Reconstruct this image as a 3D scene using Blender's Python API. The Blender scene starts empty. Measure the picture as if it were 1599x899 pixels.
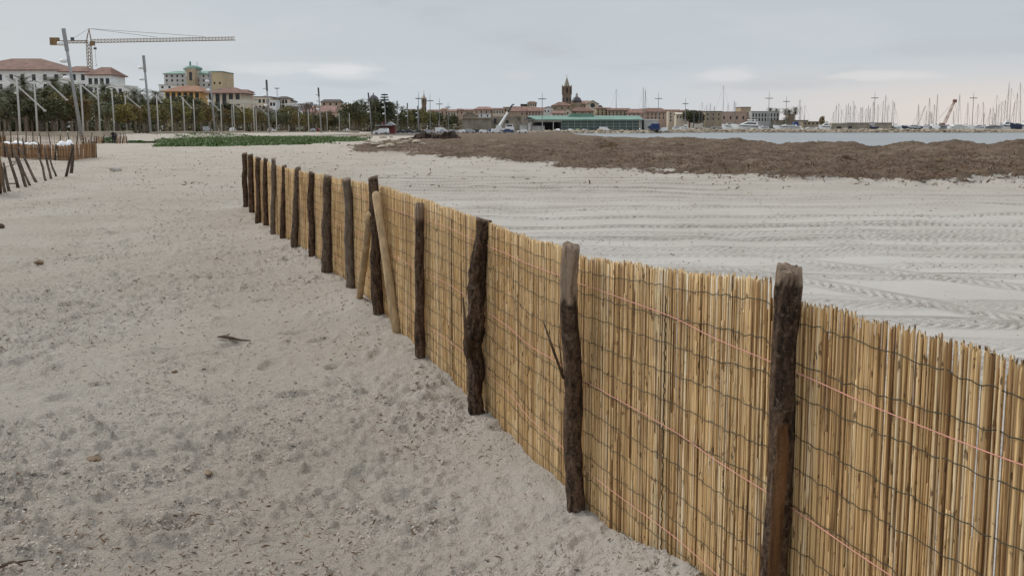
import bpy, math, random
import numpy as np
from mathutils import Vector, Matrix

random.seed(7)
RNG = np.random.default_rng(11)
S = bpy.context.scene
COL = S.collection
PI = math.pi

# ------------------------------------------------------------------ camera
F, CX, CY, HZ, EYE = 1400.0, 799.5, 349.0, 196.0, 1.6
PITCH = math.atan((CY - HZ) / F)
cam_d = bpy.data.cameras.new('camera')
cam_d.sensor_fit = 'HORIZONTAL'; cam_d.sensor_width = 36.0
cam_d.lens = 36.0 * F / 1599.0
cam_d.shift_y = -(449.5 - CY) / 1599.0
cam_d.clip_start = 0.05; cam_d.clip_end = 30000
cam = bpy.data.objects.new('camera', cam_d); COL.objects.link(cam)
cam.location = (0, 0, EYE)
cam.rotation_euler = (PI / 2 - PITCH, 0, 0)
S.camera = cam
S.view_settings.view_transform = 'Standard'
S.view_settings.look = 'None'
S.view_settings.exposure = 0.0
S.view_settings.gamma = 1.0

def ray(px, py):
    u = (px - CX) / F; v = (CY - py) / F
    return u, math.cos(PITCH) + v * math.sin(PITCH), -math.sin(PITCH) + v * math.cos(PITCH)
def P(px, py, d):                       # the point seen at a pixel, d metres out along y
    x, y, z = ray(px, py); t = d / y
    return Vector((x * t, d, EYE + z * t))
def G(px, py, z=0.0):                   # the point of the plane z seen at a pixel
    x, y, zz = ray(px, py); t = (z - EYE) / zz
    return Vector((x * t, y * t, z))
def ZP(py, d): return P(CX, py, d).z
def XP(px, d, py=200): return P(px, py, d).x

# ------------------------------------------------------------------ world and sun
SUN_EL, SUN_AZ = math.radians(34), math.radians(-52)      # azimuth clockwise from +Y
W = bpy.data.worlds.new('World'); S.world = W; W.use_nodes = True
nt = W.node_tree; nt.nodes.clear()
def N(t, **kw):
    n = nt.nodes.new(t)
    for k, v in kw.items(): setattr(n, k, v)
    return n
def L(a, b): nt.links.new(a, b)
def setin(sock, v):
    if hasattr(v, 'is_output'): L(v, sock)
    else: sock.default_value = v
def M(op, a, b=0.0, c=0.0, clamp=False):
    n = N('ShaderNodeMath', operation=op); n.use_clamp = clamp
    setin(n.inputs[0], a); setin(n.inputs[1], b); setin(n.inputs[2], c)
    return n.outputs[0]
def SM(x, a, b):                        # smoothstep
    n = N('ShaderNodeMapRange', interpolation_type='SMOOTHSTEP')
    setin(n.inputs[0], x); n.inputs[1].default_value = a; n.inputs[2].default_value = b
    return n.outputs[0]
def MIX(f, a, b):
    n = N('ShaderNodeMix', data_type='RGBA')
    setin(n.inputs[0], f)
    for s, v in ((n.inputs[6], a), (n.inputs[7], b)):
        if hasattr(v, 'is_output'): L(v, s)
        else: s.default_value = (*v, 1)
    return n.outputs[2]
tc = N('ShaderNodeTexCoord')
sx = N('ShaderNodeSeparateXYZ'); L(tc.outputs['Generated'], sx.inputs[0])
dx, dy, dz = sx.outputs
az = M('ARCTAN2', dx, dy)
el = M('ARCSINE', dz)
cv = N('ShaderNodeCombineXYZ'); L(M('MULTIPLY', az, 3.0), cv.inputs[0]); L(M('MULTIPLY', el, 14.0), cv.inputs[1])
def NOISE(vec, scale, detail=5, rough=.55, dist=0.0):
    n = N('ShaderNodeTexNoise'); L(vec, n.inputs['Vector'])
    n.inputs['Scale'].default_value = scale; n.inputs['Detail'].default_value = detail
    n.inputs['Roughness'].default_value = rough; n.inputs['Distortion'].default_value = dist
    return n.outputs[0]
n1 = NOISE(cv.outputs[0], 1.1, 6, .55, .3)
n2 = NOISE(cv.outputs[0], 3.4, 6, .6)
# overcast layer: grey overhead brightening towards the zenith, pale blue-grey low on the left, pinkish low on the right
low = (0.60, 0.655, 0.705)
mid = (0.560, 0.605, 0.645)
up = (0.525, 0.568, 0.608)
c = MIX(SM(el, 0.02, 0.10), low, mid)
c = MIX(SM(el, 0.09, 0.2), c, up)
warm = M('MULTIPLY', SM(az, 0.05, 0.50), M('SUBTRACT', 1.0, SM(el, 0.015, 0.075)))
c = MIX(M('MULTIPLY', warm, .95), c, (0.79, 0.715, 0.665))
grey = M('MULTIPLY', SM(n1, .5, .72), M('MULTIPLY', SM(el, .03, .07), .7))
c = MIX(grey, c, (0.46, 0.485, 0.52))
lite = M('MULTIPLY', SM(n1, .50, .30), .30)
c = MIX(lite, c, (0.66, 0.68, 0.71))
def puff(px, py, w, h, k, col):
    a0 = math.atan((px - CX) / F); e0 = math.atan((HZ - py) / F)
    qa = M('DIVIDE', M('SUBTRACT', az, a0), w / F); qe = M('DIVIDE', M('SUBTRACT', el, e0), h / F)
    r = M('SQRT', M('ADD', M('MULTIPLY', qa, qa), M('MULTIPLY', qe, qe)))
    r = M('ADD', r, M('MULTIPLY', M('SUBTRACT', n2, .5), 2.6))
    return MIX(M('MULTIPLY', SM(r, 1.15, .2), k), c, col)
for a in ((420, 112, 75, 12, .6, (.72, .74, .77)), (545, 112, 65, 16, .75, (.78, .79, .81)), (810, 120, 30, 9, .5, (.66, .66, .68)),
          (1130, 121, 50, 12, .55, (.78, .77, .78)), (990, 128, 30, 7, .35, (.66, .66, .68)), (1350, 126, 90, 8, .5, (.82, .79, .78)),
          (545, 134, 90, 9, .35, (.48, .53, .58)), (1200, 138, 150, 8, .35, (.53, .545, .585)), (1490, 88, 160, 18, .4, (.52, .54, .57))):
    c = puff(*a)
bright = M('ADD', 1.0, M('MULTIPLY', SM(el, 0.14, 1.2), 1.4))
bg2 = N('ShaderNodeBackground'); L(c, bg2.inputs[0]); L(bright, bg2.inputs[1])
sky = N('ShaderNodeTexSky', sky_type='NISHITA'); sky.sun_disc = False
sky.sun_elevation = SUN_EL; sky.sun_rotation = SUN_AZ; sky.air_density = 1.0; sky.dust_density = 3.0
bg1 = N('ShaderNodeBackground'); L(sky.outputs[0], bg1.inputs[0]); bg1.inputs[1].default_value = 0.08
ms = N('ShaderNodeMixShader'); ms.inputs[0].default_value = 0.93
L(bg1.outputs[0], ms.inputs[1]); L(bg2.outputs[0], ms.inputs[2])
L(ms.outputs[0], N('ShaderNodeOutputWorld').inputs[0])
sd = bpy.data.lights.new('sun', 'SUN'); sd.energy = 1.8; sd.angle = math.radians(14); sd.color = (1.0, .95, .88)
sun = bpy.data.objects.new('sun', sd); COL.objects.link(sun)
sun.rotation_euler = Vector((-math.sin(SUN_AZ) * math.cos(SUN_EL), -math.cos(SUN_AZ) * math.cos(SUN_EL), -math.sin(SUN_EL))).to_track_quat('-Z', 'Y').to_euler()

# ------------------------------------------------------------------ helpers
def tag(o, label=None, cat=None, group=None, kind=None):
    for k, v in (('label', label), ('category', cat), ('group', group), ('kind', kind)):
        if v: o[k] = v
    return o
def empty(name, loc, rz=0.0):
    o = bpy.data.objects.new(name, None); COL.objects.link(o)
    o.location = loc; o.rotation_euler = (0, 0, rz); o.empty_display_size = .2
    return o
def put(name, mesh, parent=None, loc=(0, 0, 0), rz=0.0):
    o = bpy.data.objects.new(name, mesh); COL.objects.link(o)
    o.location = loc; o.rotation_euler = (0, 0, rz)
    if parent is not None: o.parent = parent
    return o
def kids(o): return [c for c in o.children]
def copy_tree(o, parent=None):
    c = o.copy(); COL.objects.link(c)
    if parent is not None: c.parent = parent
    for ch in kids(o): copy_tree(ch, c)
    return c

class MB:
    def __init__(s): s.v = []; s.f = []; s.m = []; s.cm = 0
    def add(s, vs, fs):
        b = len(s.v); s.v += [tuple(v) for v in vs]
        for f in fs: s.f.append(tuple(b + i for i in f)); s.m.append(s.cm)
    def quad(s, a, b, c, d): s.add((a, b, c, d), ((0, 1, 2, 3),))
    def box(s, c, d, rz=0.0, taper=1.0):
        x, y, z = d[0] / 2, d[1] / 2, d[2] / 2; cs, sn = math.cos(rz), math.sin(rz); vs = []
        for k in (-1, 1):
            t = taper if k > 0 else 1.0
            for i, j in ((-1, -1), (1, -1), (1, 1), (-1, 1)):
                a, b = i * x * t, j * y * t
                vs.append((c[0] + a * cs - b * sn, c[1] + a * sn + b * cs, c[2] + k * z))
        s.add(vs, ((3, 2, 1, 0), (4, 5, 6, 7), (0, 1, 5, 4), (1, 2, 6, 5), (2, 3, 7, 6), (3, 0, 4, 7)))
    def tube(s, pts, rad, n=6, cap=True, up=None):
        pts = [Vector(p) for p in pts]; k = len(pts)
        if not hasattr(rad, '__len__'): rad = [rad] * k
        vs = []
        for i, p in enumerate(pts):
            t = (pts[min(i + 1, k - 1)] - pts[max(i - 1, 0)]).normalized()
            h = Vector(up) if up else (Vector((0, 0, 1)) if abs(t.z) < .9 else Vector((1, 0, 0)))
            a = t.cross(h).normalized(); b = a.cross(t)
            for j in range(n):
                q = 2 * PI * j / n
                vs.append(p + (a * math.cos(q) + b * math.sin(q)) * rad[i])
        fs = [(i * n + j, i * n + (j + 1) % n, (i + 1) * n + (j + 1) % n, (i + 1) * n + j) for i in range(k - 1) for j in range(n)]
        if cap: fs += [tuple(range(n - 1, -1, -1)), tuple(range((k - 1) * n, k * n))]
        s.add(vs, fs)
    def lathe(s, prof, n=12, c=(0, 0, 0), a0=0.0):
        vs = []; k = len(prof)
        for r, z in prof:
            for j in range(n):
                q = a0 + 2 * PI * j / n; vs.append((c[0] + r * math.cos(q), c[1] + r * math.sin(q), c[2] + z))
        fs = [(i * n + j, i * n + (j + 1) % n, (i + 1) * n + (j + 1) % n, (i + 1) * n + j) for i in range(k - 1) for j in range(n)]
        fs += [tuple(range(n - 1, -1, -1)), tuple(range((k - 1) * n, k * n))]
        s.add(vs, fs)
    def prism(s, poly, a, b, axis='y'):   # poly in the xz plane extruded along y (or in yz along x)
        n = len(poly); vs = []
        for w in (a, b):
            for p, q in poly: vs.append((p, w, q) if axis == 'y' else ((w, p, q) if axis == 'x' else (p, q, w)))
        s.add(vs, [tuple(range(n)), tuple(range(2 * n - 1, n - 1, -1))] + [(i, i + n, (i + 1) % n + n, (i + 1) % n) for i in range(n)])
    def mesh(s, name, mats, smooth=False):
        me = bpy.data.meshes.new(name); me.from_pydata(s.v, [], s.f)
        for m in (mats if isinstance(mats, (list, tuple)) else [mats]): me.materials.append(m)
        if any(s.m): me.polygons.foreach_set('material_index', s.m)
        if smooth: me.polygons.foreach_set('use_smooth', [True] * len(s.f))
        me.update(); return me
    def build(s, name, mats, parent=None, loc=(0, 0, 0), rz=0.0, smooth=False):
        return put(name, s.mesh(name, mats, smooth), parent, loc, rz)

def np_mesh(name, v, f, mat, smooth=True):
    me = bpy.data.meshes.new(name); v = np.asarray(v, np.float32); f = np.asarray(f, np.int32); k = f.shape[1]
    me.vertices.add(len(v)); me.vertices.foreach_set('co', v.ravel())
    me.loops.add(f.size); me.loops.foreach_set('vertex_index', f.ravel())
    me.polygons.add(len(f)); me.polygons.foreach_set('loop_start', np.arange(0, f.size, k, dtype=np.int32))
    me.polygons.foreach_set('use_smooth', np.full(len(f), smooth))
    me.materials.append(mat); me.update(calc_edges=True); return me

# ---- numpy noise
def _h(ix, iy, s):
    n = (ix.astype(np.int64) * 374761393 + iy.astype(np.int64) * 668265263 + s * 974634211) & 0xffffffff
    n = ((n ^ (n >> 13)) * 1274126177) & 0xffffffff
    return ((n ^ (n >> 16)) & 0xffff) / 65535.0
def vn(x, y, s=0):
    x = np.asarray(x, float); y = np.asarray(y, float)
    ix, iy = np.floor(x), np.floor(y); fx, fy = x - ix, y - iy
    fx = fx * fx * fx * (fx * (fx * 6 - 15) + 10); fy = fy * fy * fy * (fy * (fy * 6 - 15) + 10)
    a, b = _h(ix, iy, s), _h(ix + 1, iy, s); c_, d = _h(ix, iy + 1, s), _h(ix + 1, iy + 1, s)
    return (a + (b - a) * fx) * (1 - fy) + (c_ + (d - c_) * fx) * fy
def fbm(x, y, s=0, o=4, g=.5):
    t = 0; a = 1.0; w = 0
    for i in range(o):
        k = 2.03 ** i; ca, sa = math.cos(i * .7), math.sin(i * .7)
        t = t + a * vn((x * ca - y * sa) * k + i * 17.3, (x * sa + y * ca) * k + i * 5.1, s + i); w += a; a *= g
    return t / w
def ss(x, a, b):
    t = np.clip((x - a) / (b - a), 0, 1); return t * t * (3 - 2 * t)

# ------------------------------------------------------------------ materials
def mat_nodes(name):
    m = bpy.data.materials.new(name); m.use_nodes = True
    t = m.node_tree; b = t.nodes['Principled BSDF']; return m, t, b
class NT:
    def __init__(s, t): s.t = t
    def n(s, ty, **kw):
        x = s.t.nodes.new(ty)
        for k, v in kw.items(): setattr(x, k, v)
        return x
    def l(s, a, b): s.t.links.new(a, b)
    def si(s, sock, v):
        if hasattr(v, 'is_output'): s.l(v, sock)
        else: sock.default_value = v
    def math(s, op, a, b=0.0, clamp=False):
        x = s.n('ShaderNodeMath', operation=op); x.use_clamp = clamp; s.si(x.inputs[0], a); s.si(x.inputs[1], b); return x.outputs[0]
    def ss(s, x, a, b):
        q = s.n('ShaderNodeMapRange', interpolation_type='SMOOTHSTEP'); s.si(q.inputs[0], x); q.inputs[1].default_value = a; q.inputs[2].default_value = b
        return q.outputs[0]
    def mix(s, f, a, b, blend='MIX'):
        x = s.n('ShaderNodeMix', data_type='RGBA', blend_type=blend); s.si(x.inputs[0], f)
        for k, v in ((6, a), (7, b)):
            if hasattr(v, 'is_output'): s.l(v, x.inputs[k])
            else: x.inputs[k].default_value = (*v, 1)
        return x.outputs[2]
    def co(s, which='Object', scale=(1, 1, 1)):
        if which == 'Position': o = s.n('ShaderNodeNewGeometry').outputs['Position']
        else: o = s.n('ShaderNodeTexCoord').outputs[which]
        m = s.n('ShaderNodeMapping'); m.inputs['Scale'].default_value = scale; s.l(o, m.inputs[0]); return m.outputs[0]
    def noise(s, vec, scale, detail=4, rough=.55, dist=0):
        x = s.n('ShaderNodeTexNoise'); s.l(vec, x.inputs['Vector']); x.inputs['Scale'].default_value = scale
        x.inputs['Detail'].default_value = detail; x.inputs['Roughness'].default_value = rough; x.inputs['Distortion'].default_value = dist
        return x.outputs[0]
    def bump(s, h, strength, dist, nrm=None):
        x = s.n('ShaderNodeBump'); s.si(x.inputs['Height'], h); x.inputs['Strength'].default_value = strength; x.inputs['Distance'].default_value = dist
        if nrm is not None: s.l(nrm, x.inputs['Normal'])
        return x.outputs[0]
    def ramp(s, f, stops):
        r = s.n('ShaderNodeValToRGB'); s.si(r.inputs[0], f); e = r.color_ramp.elements
        while len(e) < len(stops): e.new(.5)
        for q, (p, c_) in zip(e, stops): q.position = p; q.color = (*c_, 1)
        return r.outputs[0]

def mat(name, col, rough=.8, var=.18, scale=2.0, bump=0.0, bscale=20.0, metal=0.0, stretch=(1, 1, 1), spec=.3, dirt=0.0, objrand=0.0):
    m, t, b = mat_nodes(name); q = NT(t)
    v = q.co('Object', stretch)
    n = q.noise(v, scale, 6, .6)
    lo = tuple(x * (1 - var) for x in col); hi = tuple(min(1, x * (1 + var)) for x in col)
    c_ = q.mix(q.ss(n, .3, .7), lo, hi)
    if dirt:
        d = q.noise(q.co('Object', (1, 1, .25)), scale * 1.7, 5, .65)
        c_ = q.mix(q.math('MULTIPLY', q.ss(d, .5, .75), dirt), c_, tuple(x * .45 for x in col))
    if objrand:
        r = q.n('ShaderNodeObjectInfo').outputs['Random']
        h = q.n('ShaderNodeHueSaturation'); q.l(c_, h.inputs['Color'])
        q.l(q.math('ADD', q.math('MULTIPLY', r, objrand * 2), 1 - objrand), h.inputs['Value']); c_ = h.outputs[0]
    q.l(c_, b.inputs['Base Color'])
    b.inputs['Roughness'].default_value = rough; b.inputs['Metallic'].default_value = metal
    b.inputs['Specular IOR Level'].default_value = spec
    if bump: q.l(q.bump(q.noise(v, bscale, 5, .6), bump, .05), b.inputs['Normal'])
    return m

MT = {}
def defm(k, *a, **kw): MT[k] = mat(k, *a, **kw)
defm('plaster_white', (.66, .66, .65), .85, .08, .15, dirt=.25)
defm('plaster_cream', (.56, .48, .38), .85, .10, .15, dirt=.3)
defm('plaster_ochre', (.42, .34, .22), .85, .12, .15, dirt=.3)
defm('plaster_yellow', (.58, .38, .15), .85, .10, .15, dirt=.2)
defm('plaster_pink', (.45, .33, .26), .85, .12, .15, dirt=.3)
defm('plaster_grey', (.42, .41, .39), .85, .10, .15, dirt=.3)
defm('plaster_tan', (.34, .27, .19), .85, .15, .2, dirt=.3)
defm('stone_grey', (.27, .235, .185), .9, .25, .25, .5, 1.2, dirt=.4)
defm('stone_dark', (.20, .15, .11), .9, .25, .4, .4, 1.5, dirt=.3)
defm('roof_red', (.25, .15, .12), .85, .25, .5)
defm('roof_brown', (.175, .10, .075), .85, .25, .5)
defm('roof_orange', (.27, .14, .085), .85, .2, .5)
defm('roof_dark', (.075, .06, .055), .8, .2, .5)
defm('copper_green', (.15, .25, .20), .6, .15, .25, dirt=.15)
defm('dome_slate', (.075, .065, .075), .5, .3, .8)
defm('dark_window', (.022, .024, .026), .25, .2, 2.0, spec=.5)
defm('shutter_brown', (.07, .05, .04), .7, .2, 2.0)
defm('pole_white', (.42, .40, .375), .55, .10, 1.5)
defm('mast_grey', (.28, .28, .28), .45, .1, 1.0, metal=.3)
defm('steel_dark', (.07, .07, .075), .5, .2, 2.0)
defm('lamp_white', (.72, .72, .72), .4, .05, 2.0)
defm('crane_yellow', (.20, .125, .06), .6, .2, .5)
defm('crane_red', (.20, .085, .06), .6, .2, .5)
defm('concrete', (.45, .43, .40), .9, .12, .4, dirt=.3)
defm('wall_sand', (.43, .37, .29), .9, .15, .4, dirt=.3)
defm('canvas_beige', (.50, .46, .39), .9, .06, .5)
defm('kiosk_red', (.14, .035, .03), .7, .15, 1.0)
defm('kiosk_roof', (.36, .36, .38), .6, .1, 1.0)
defm('boat_white', (.76, .76, .75), .3, .05, .3, spec=.5)
defm('boat_blue', (.02, .03, .07), .3, .1, .3, spec=.5)
defm('boat_dark', (.03, .032, .035), .3, .1, .5, spec=.5)
defm('boat_grey', (.34, .34, .35), .4, .1, .5)
defm('tarp_blue', (.03, .05, .14), .7, .2, 1.0)
defm('alu', (.22, .21, .21), .4, .1, 1.0, metal=.4)
defm('tyre', (.018, .018, .018), .9, .1, 3.0)
defm('hub', (.35, .35, .36), .4, .1, 3.0, metal=.5)
defm('rock', (.34, .28, .21), .92, .3, 1.3, .8, 3.0, dirt=.4, objrand=.25)
defm('rock_pale', (.42, .39, .34), .92, .25, 1.5, .8, 4.0, dirt=.3, objrand=.2)
defm('bag_white', (.80, .80, .81), .7, .05, 2.0, .3, 6.0)
defm('twine_pink', (.60, .27, .22), .7, .1, 30.0)
defm('wire_dark', (.035, .032, .018), .7, .4, 25.0)
defm('driftwood', (.11, .075, .05), .9, .4, 15.0, .6, 60.0)
defm('stake_wood', (.10, .072, .052), .9, .45, 6.0, .6, 30.0, objrand=.35)
defm('stone_ochre', (.21, .145, .09), .85, .35, 18.0, .4, 60.0)
defm('pole_wood', (.42, .30, .17), .8, .25, 6.0, .4, 18.0, stretch=(4, 4, .6), dirt=.5)
defm('skin', (.45, .28, .2), .6, .05, 5.0)
defm('cloth_dark', (.02, .02, .024), .9, .2, 8.0)
defm('palm_trunk', (.20, .155, .115), .95, .35, 3.0, .8, 9.0, stretch=(1, 1, 2.5))
defm('tree_trunk', (.17, .14, .11), .95, .35, 2.0, .8, 8.0)
defm('bare_twig', (.16, .125, .105), .95, .2, 2.0)

def leaf_mat(name, a, b_, rough=.65):
    m, t, b = mat_nodes(name); q = NT(t)
    isl = q.n('ShaderNodeNewGeometry').outputs['Random Per Island']
    rnd = q.n('ShaderNodeObjectInfo').outputs['Random']
    n = q.noise(q.co('Object'), .9, 3)
    f = q.math('ADD', q.math('MULTIPLY', isl, .55), q.math('MULTIPLY', n, .45))
    c_ = q.mix(f, a, b_)
    h = q.n('ShaderNodeHueSaturation'); q.l(c_, h.inputs['Color']); q.l(q.math('ADD', q.math('MULTIPLY', rnd, .5), .75), h.inputs['Value'])
    q.l(q.math('ADD', q.math('MULTIPLY', rnd, .04), .48), h.inputs['Hue'])
    q.l(h.outputs[0], b.inputs['Base Color']); b.inputs['Roughness'].default_value = rough
    b.inputs['Specular IOR Level'].default_value = .25
    MT[name] = m
leaf_mat('palm_green', (.045, .054, .026), (.155, .155, .075))
leaf_mat('palm_dead', (.075, .055, .028), (.16, .115, .06))
leaf_mat('leaf_olive', (.075, .068, .026), (.24, .20, .07))
leaf_mat('leaf_dark', (.036, .042, .02), (.125, .12, .055))
leaf_mat('leaf_pine', (.014, .026, .018), (.045, .065, .042))
leaf_mat('leaf_ochre', (.09, .07, .024), (.25, .18, .06))
leaf_mat('grass_green', (.028, .058, .012), (.10, .15, .035))
leaf_mat('seaweed_strand', (.065, .040, .022), (.24, .155, .09), .9)
leaf_mat('debris_brown', (.06, .036, .02), (.24, .14, .075), .9)

# ---- sand and seaweed ground
def ground_mat():
    m, t, b = mat_nodes('sand_ground'); q = NT(t)
    at = q.n('ShaderNodeVertexColor'); at.layer_name = 'zone'
    sp = q.n('ShaderNodeSeparateColor'); q.l(at.outputs[0], sp.inputs[0])
    weed, raked, far = sp.outputs
    p = q.co('Position')
    n1, n2, n3 = q.noise(p, .5, 4), q.noise(p, 4.0, 6, .65), q.noise(p, 38.0, 4, .6)
    sand = q.mix(q.ss(n1, .3, .7), (.432, .376, .312), (.492, .438, .375))
    sand = q.mix(raked, sand, q.mix(q.ss(n1, .3, .7), (.430, .397, .358), (.478, .448, .412)))
    sand = q.mix(q.math('MULTIPLY', q.ss(n2, .52, .75), .28), sand, (.30, .252, .205))
    sand = q.mix(q.math('MULTIPLY', q.ss(n3, .60, .75), .35), sand, (.22, .17, .13))
    stain = q.math('MULTIPLY', q.ss(q.noise(p, 1.3, 3), .60, .74), q.math('MULTIPLY', q.ss(q.noise(p, 9.0, 5), .52, .68), q.math('SUBTRACT', 1.0, raked)))
    sand = q.mix(q.math('MULTIPLY', stain, .55), sand, (.30, .20, .12))
    sand = q.mix(q.math('MULTIPLY', at.outputs['Alpha'], q.math('ADD', q.math('MULTIPLY', q.noise(p, 3.0, 4), .6), .38)), sand, (.18, .155, .13))  # wheel tracks darkened in colour: damp sand plus shade of the tread relief
    w1, w2 = q.noise(p, .9, 4, .6), q.noise(p, 11.0, 6, .7)
    weed = q.ss(q.math('ADD', weed, q.math('MULTIPLY', q.math('SUBTRACT', q.noise(p, 3.5, 7, .78), .5), 2.0)), .42, .58)
    wd = q.mix(q.ss(w1, .3, .7), (.115, .080, .054), (.205, .148, .103))
    wd = q.mix(q.math('MULTIPLY', q.ss(w2, .46, .66), .85), wd, (.055, .034, .022))
    wd = q.mix(q.math('MULTIPLY', q.ss(q.noise(p, 26.0, 3), .6, .72), .5), wd, (.30, .23, .17))
    wd = q.mix(q.math('MULTIPLY', q.ss(q.noise(p, .35, 5, .65), .52, .68), .55), wd, (.27, .21, .155))
    sand = q.mix(far, sand, q.mix(q.ss(n1, .3, .7), (.11, .095, .08), (.17, .145, .12)))
    c_ = q.mix(weed, sand, wd)
    q.l(c_, b.inputs['Base Color']); b.inputs['Roughness'].default_value = .95; b.inputs['Specular IOR Level'].default_value = .12
    pl = q.noise(p, 21.0, 3, .6, .8)
    h = q.math('ADD', q.math('MULTIPLY', q.noise(p, 18.0, 7, .74), 1.0), q.math('ADD', q.math('MULTIPLY', q.ss(pl, .50, .56), .22), q.math('MULTIPLY', q.noise(p, 90.0, 4, .6), .4)))
    bs = q.math('SUBTRACT', .95, q.math('MULTIPLY', q.math('MULTIPLY', raked, q.math('SUBTRACT', 1.0, weed)), .55))
    h = q.math('ADD', h, q.math('MULTIPLY', q.noise(p, 5.5, 4, .6), q.math('ADD', .15, q.math('MULTIPLY', weed, 1.6))))
    bp = q.bump(h, 1.0, .05); q.si(bp.node.inputs['Strength'], bs); q.l(bp, b.inputs['Normal'])
    return m
MT['ground'] = ground_mat()

# ------------------------------------------------------------------ terrain
XS_Y = [-5, 10, 20, 28, 36, 45, 55, 72, 110, 150, 230, 400, 430, 500, 6000]
XS_X = [120, 75, 52, 38, 31, 26, 23.6, 18, 15.7, 16, 16.5, 24, 60, 190, 1700]
WF_U = [-.4, -.20, -.171, -.107, -.028, .072, .2146, .35, .571, .9]
WF_D = [75, 60, 52, 46, 41, 33, 28.5, 27, 25.5, 24]
def weed_mask(x, y):
    yy = np.maximum(y, .5); u = x / yy
    j = (fbm(x * .35, y * .35, 31, 4) - .5) * 6.0 + (fbm(x * 1.7, y * 1.7, 37, 3) - .5) * 2.6
    f = ss(y - np.interp(u, WF_U, WF_D) + j, -1.6, 1.8)
    ul = np.interp(y, [40, 60, 80, 120, 400], [-.21, -.18, -.14, -.105, -.07])
    l = ss((u - ul) * yy + j * .8, -.4, .6)
    return f * l * (1 - ss(y, 300, 380))
# fence line in plan
POSTS = [  # px top, py top, px base, py base, width px
    (382, 239, 384, 328, 9), (391, 241, 394, 334, 9), (403, 246, 404, 346, 9), (415, 247, 415, 351, 8.5), (427, 248, 427, 368, 8),
    (444, 258, 441, 376, 8.5), (464, 262, 461, 391, 11), (485, 269, 487, 406, 10.5), (511, 274, 511, 429, 16), (543, 279, 546, 455, 15),
    (583, 276, 590, 496, 18), (655, 319, 656, 557, 16), (746, 342, 748, 641, 24), (891, 383, 895, 802, 31)]
FP = [G(a[2], a[3], 0.0) for a in POSTS]
_d = (FP[-1] - FP[-3]).normalized(); FD = Vector((.352, -.936, 0))
FP += [FP[-1] + FD * 1.30, FP[-1] + FD * 2.62, FP[-1] + FD * 3.9]
FX = np.array([p.x for p in FP]); FY = np.array([p.y for p in FP])
def fence_off(x, y):                     # signed: + on the sea side of the fence
    return (x - np.interp(y, FY[::-1], FX[::-1])) * .936
def base_h(x, y):
    land = np.where(y < 70, 0.0, np.interp(y, [70, 314, 480, 520, 6000], [0, -1.2, -1.0, -.8, -.8]))
    prom = np.clip(.55 - (y - 100) * .0057, -1.0, .55)
    pm = ss(-x, 47, 52) * ss(y, 60, 80)
    land = land * (1 - pm) + prom * pm
    return land
TR = []                                  # wheel tracks on the raked sand: x0, y0, x1, y1, half gauge, phase
for k in range(21):
    y0 = 5.6 + k * .78 + k * k * .016 + random.uniform(-.5, .5); sl = random.uniform(-.15, .13)
    TR.append((-6 - k * .1, y0 + 8 * sl * -1, 24, y0 + 22 * sl, random.choice((0, .75, .75)), random.uniform(0, 6)))
TR += [(1.5, 12.5, 7.5, 4.0, .7, 1.0), (-1, 17, 11, 8.5, .75, 2.0), (4, 20, 13, 11, .75, 3.3)]
FOOT = [(random.uniform(-6, 3.5), random.uniform(2.6, 17), random.uniform(0, PI), random.uniform(.09, .17), random.uniform(.045, .08), random.uniform(.010, .028)) for _ in range(650)]
def height(x, y):
    x = np.asarray(x, float); y = np.asarray(y, float)
    h = base_h(x, y)
    sd_ = x - np.interp(y, XS_Y, XS_X)
    wm = weed_mask(x, y)
    near = 1 - ss(y, 90, 200)
    off = fence_off(x, y)
    raked = ss(off, .1, 1.2) * (1 - wm)
    # undulation
    h = h + (fbm(x * .35, y * .35, 3, 3) - .5) * .16 * near + (fbm(x * 1.3, y * 1.3, 5, 3) - .5) * .040 * near * (1 - .8 * raked)
    # mound against the fence
    h = h + .13 * np.exp(-(((x - .62) / .42) ** 2 + ((y - 2.75) / .55) ** 2))
    h = h + .05 * np.exp(-(off / .22) ** 2) * fbm(x * 2.1, y * 2.1, 9, 2) * (y < 19)
    # trampled clods
    rough = ss(fbm(x * .55, y * .55, 12, 3), .40, .62)
    cl = 1 - np.abs(2 * fbm(x * 7, y * 7, 14, 4, .6) - 1)
    h = h + (cl - .6) * (.004 + .007 * rough) * (1 - .9 * raked) * near
    cr = np.maximum(0, fbm(x * 15, y * 15, 18, 3, .6) - .52)
    h = h + cr * (.03 + .075 * rough) * (1 - .85 * raked) * (1 - ss(y, 25, 60))
    h = h + (fbm(x * 30, y * 30, 19, 2) - .5) * (.006 + .016 * rough) * (1 - .8 * raked) * (1 - ss(y, 12, 30))
    # seaweed
    lump = fbm(x * .33, y * .33, 41, 4)
    rid = 1 - np.abs(2 * fbm(x * .8, y * .8, 43, 4, .55) - 1)
    crest = np.exp(-((sd_ + 2.0) / 2.6) ** 2) * np.interp(y, [20, 45, 72, 110, 150, 400], [.40, .34, .22, .12, .03, 0])
    amp = np.interp(y, [20, 60, 120, 400], [1, 1, .7, .2])
    cw = .1 + 1.9 * ss(fbm(x * .42 + 7, y * .30, 47, 3), .25, .75)
    wh = (.08 + .26 * (lump - .4) * (1 + 1.3 * ss(-sd_, 3, 9)) + .18 * (rid - .55) + (fbm(x * 4, y * 4, 45, 3) - .5) * .14) * amp + crest * cw
    h = h + wm * wh
    # down to the sea bed
    h = np.where(sd_ > 0, h + (-3.0 - h) * ss(sd_, 0, 7), h)
    return h
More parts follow.
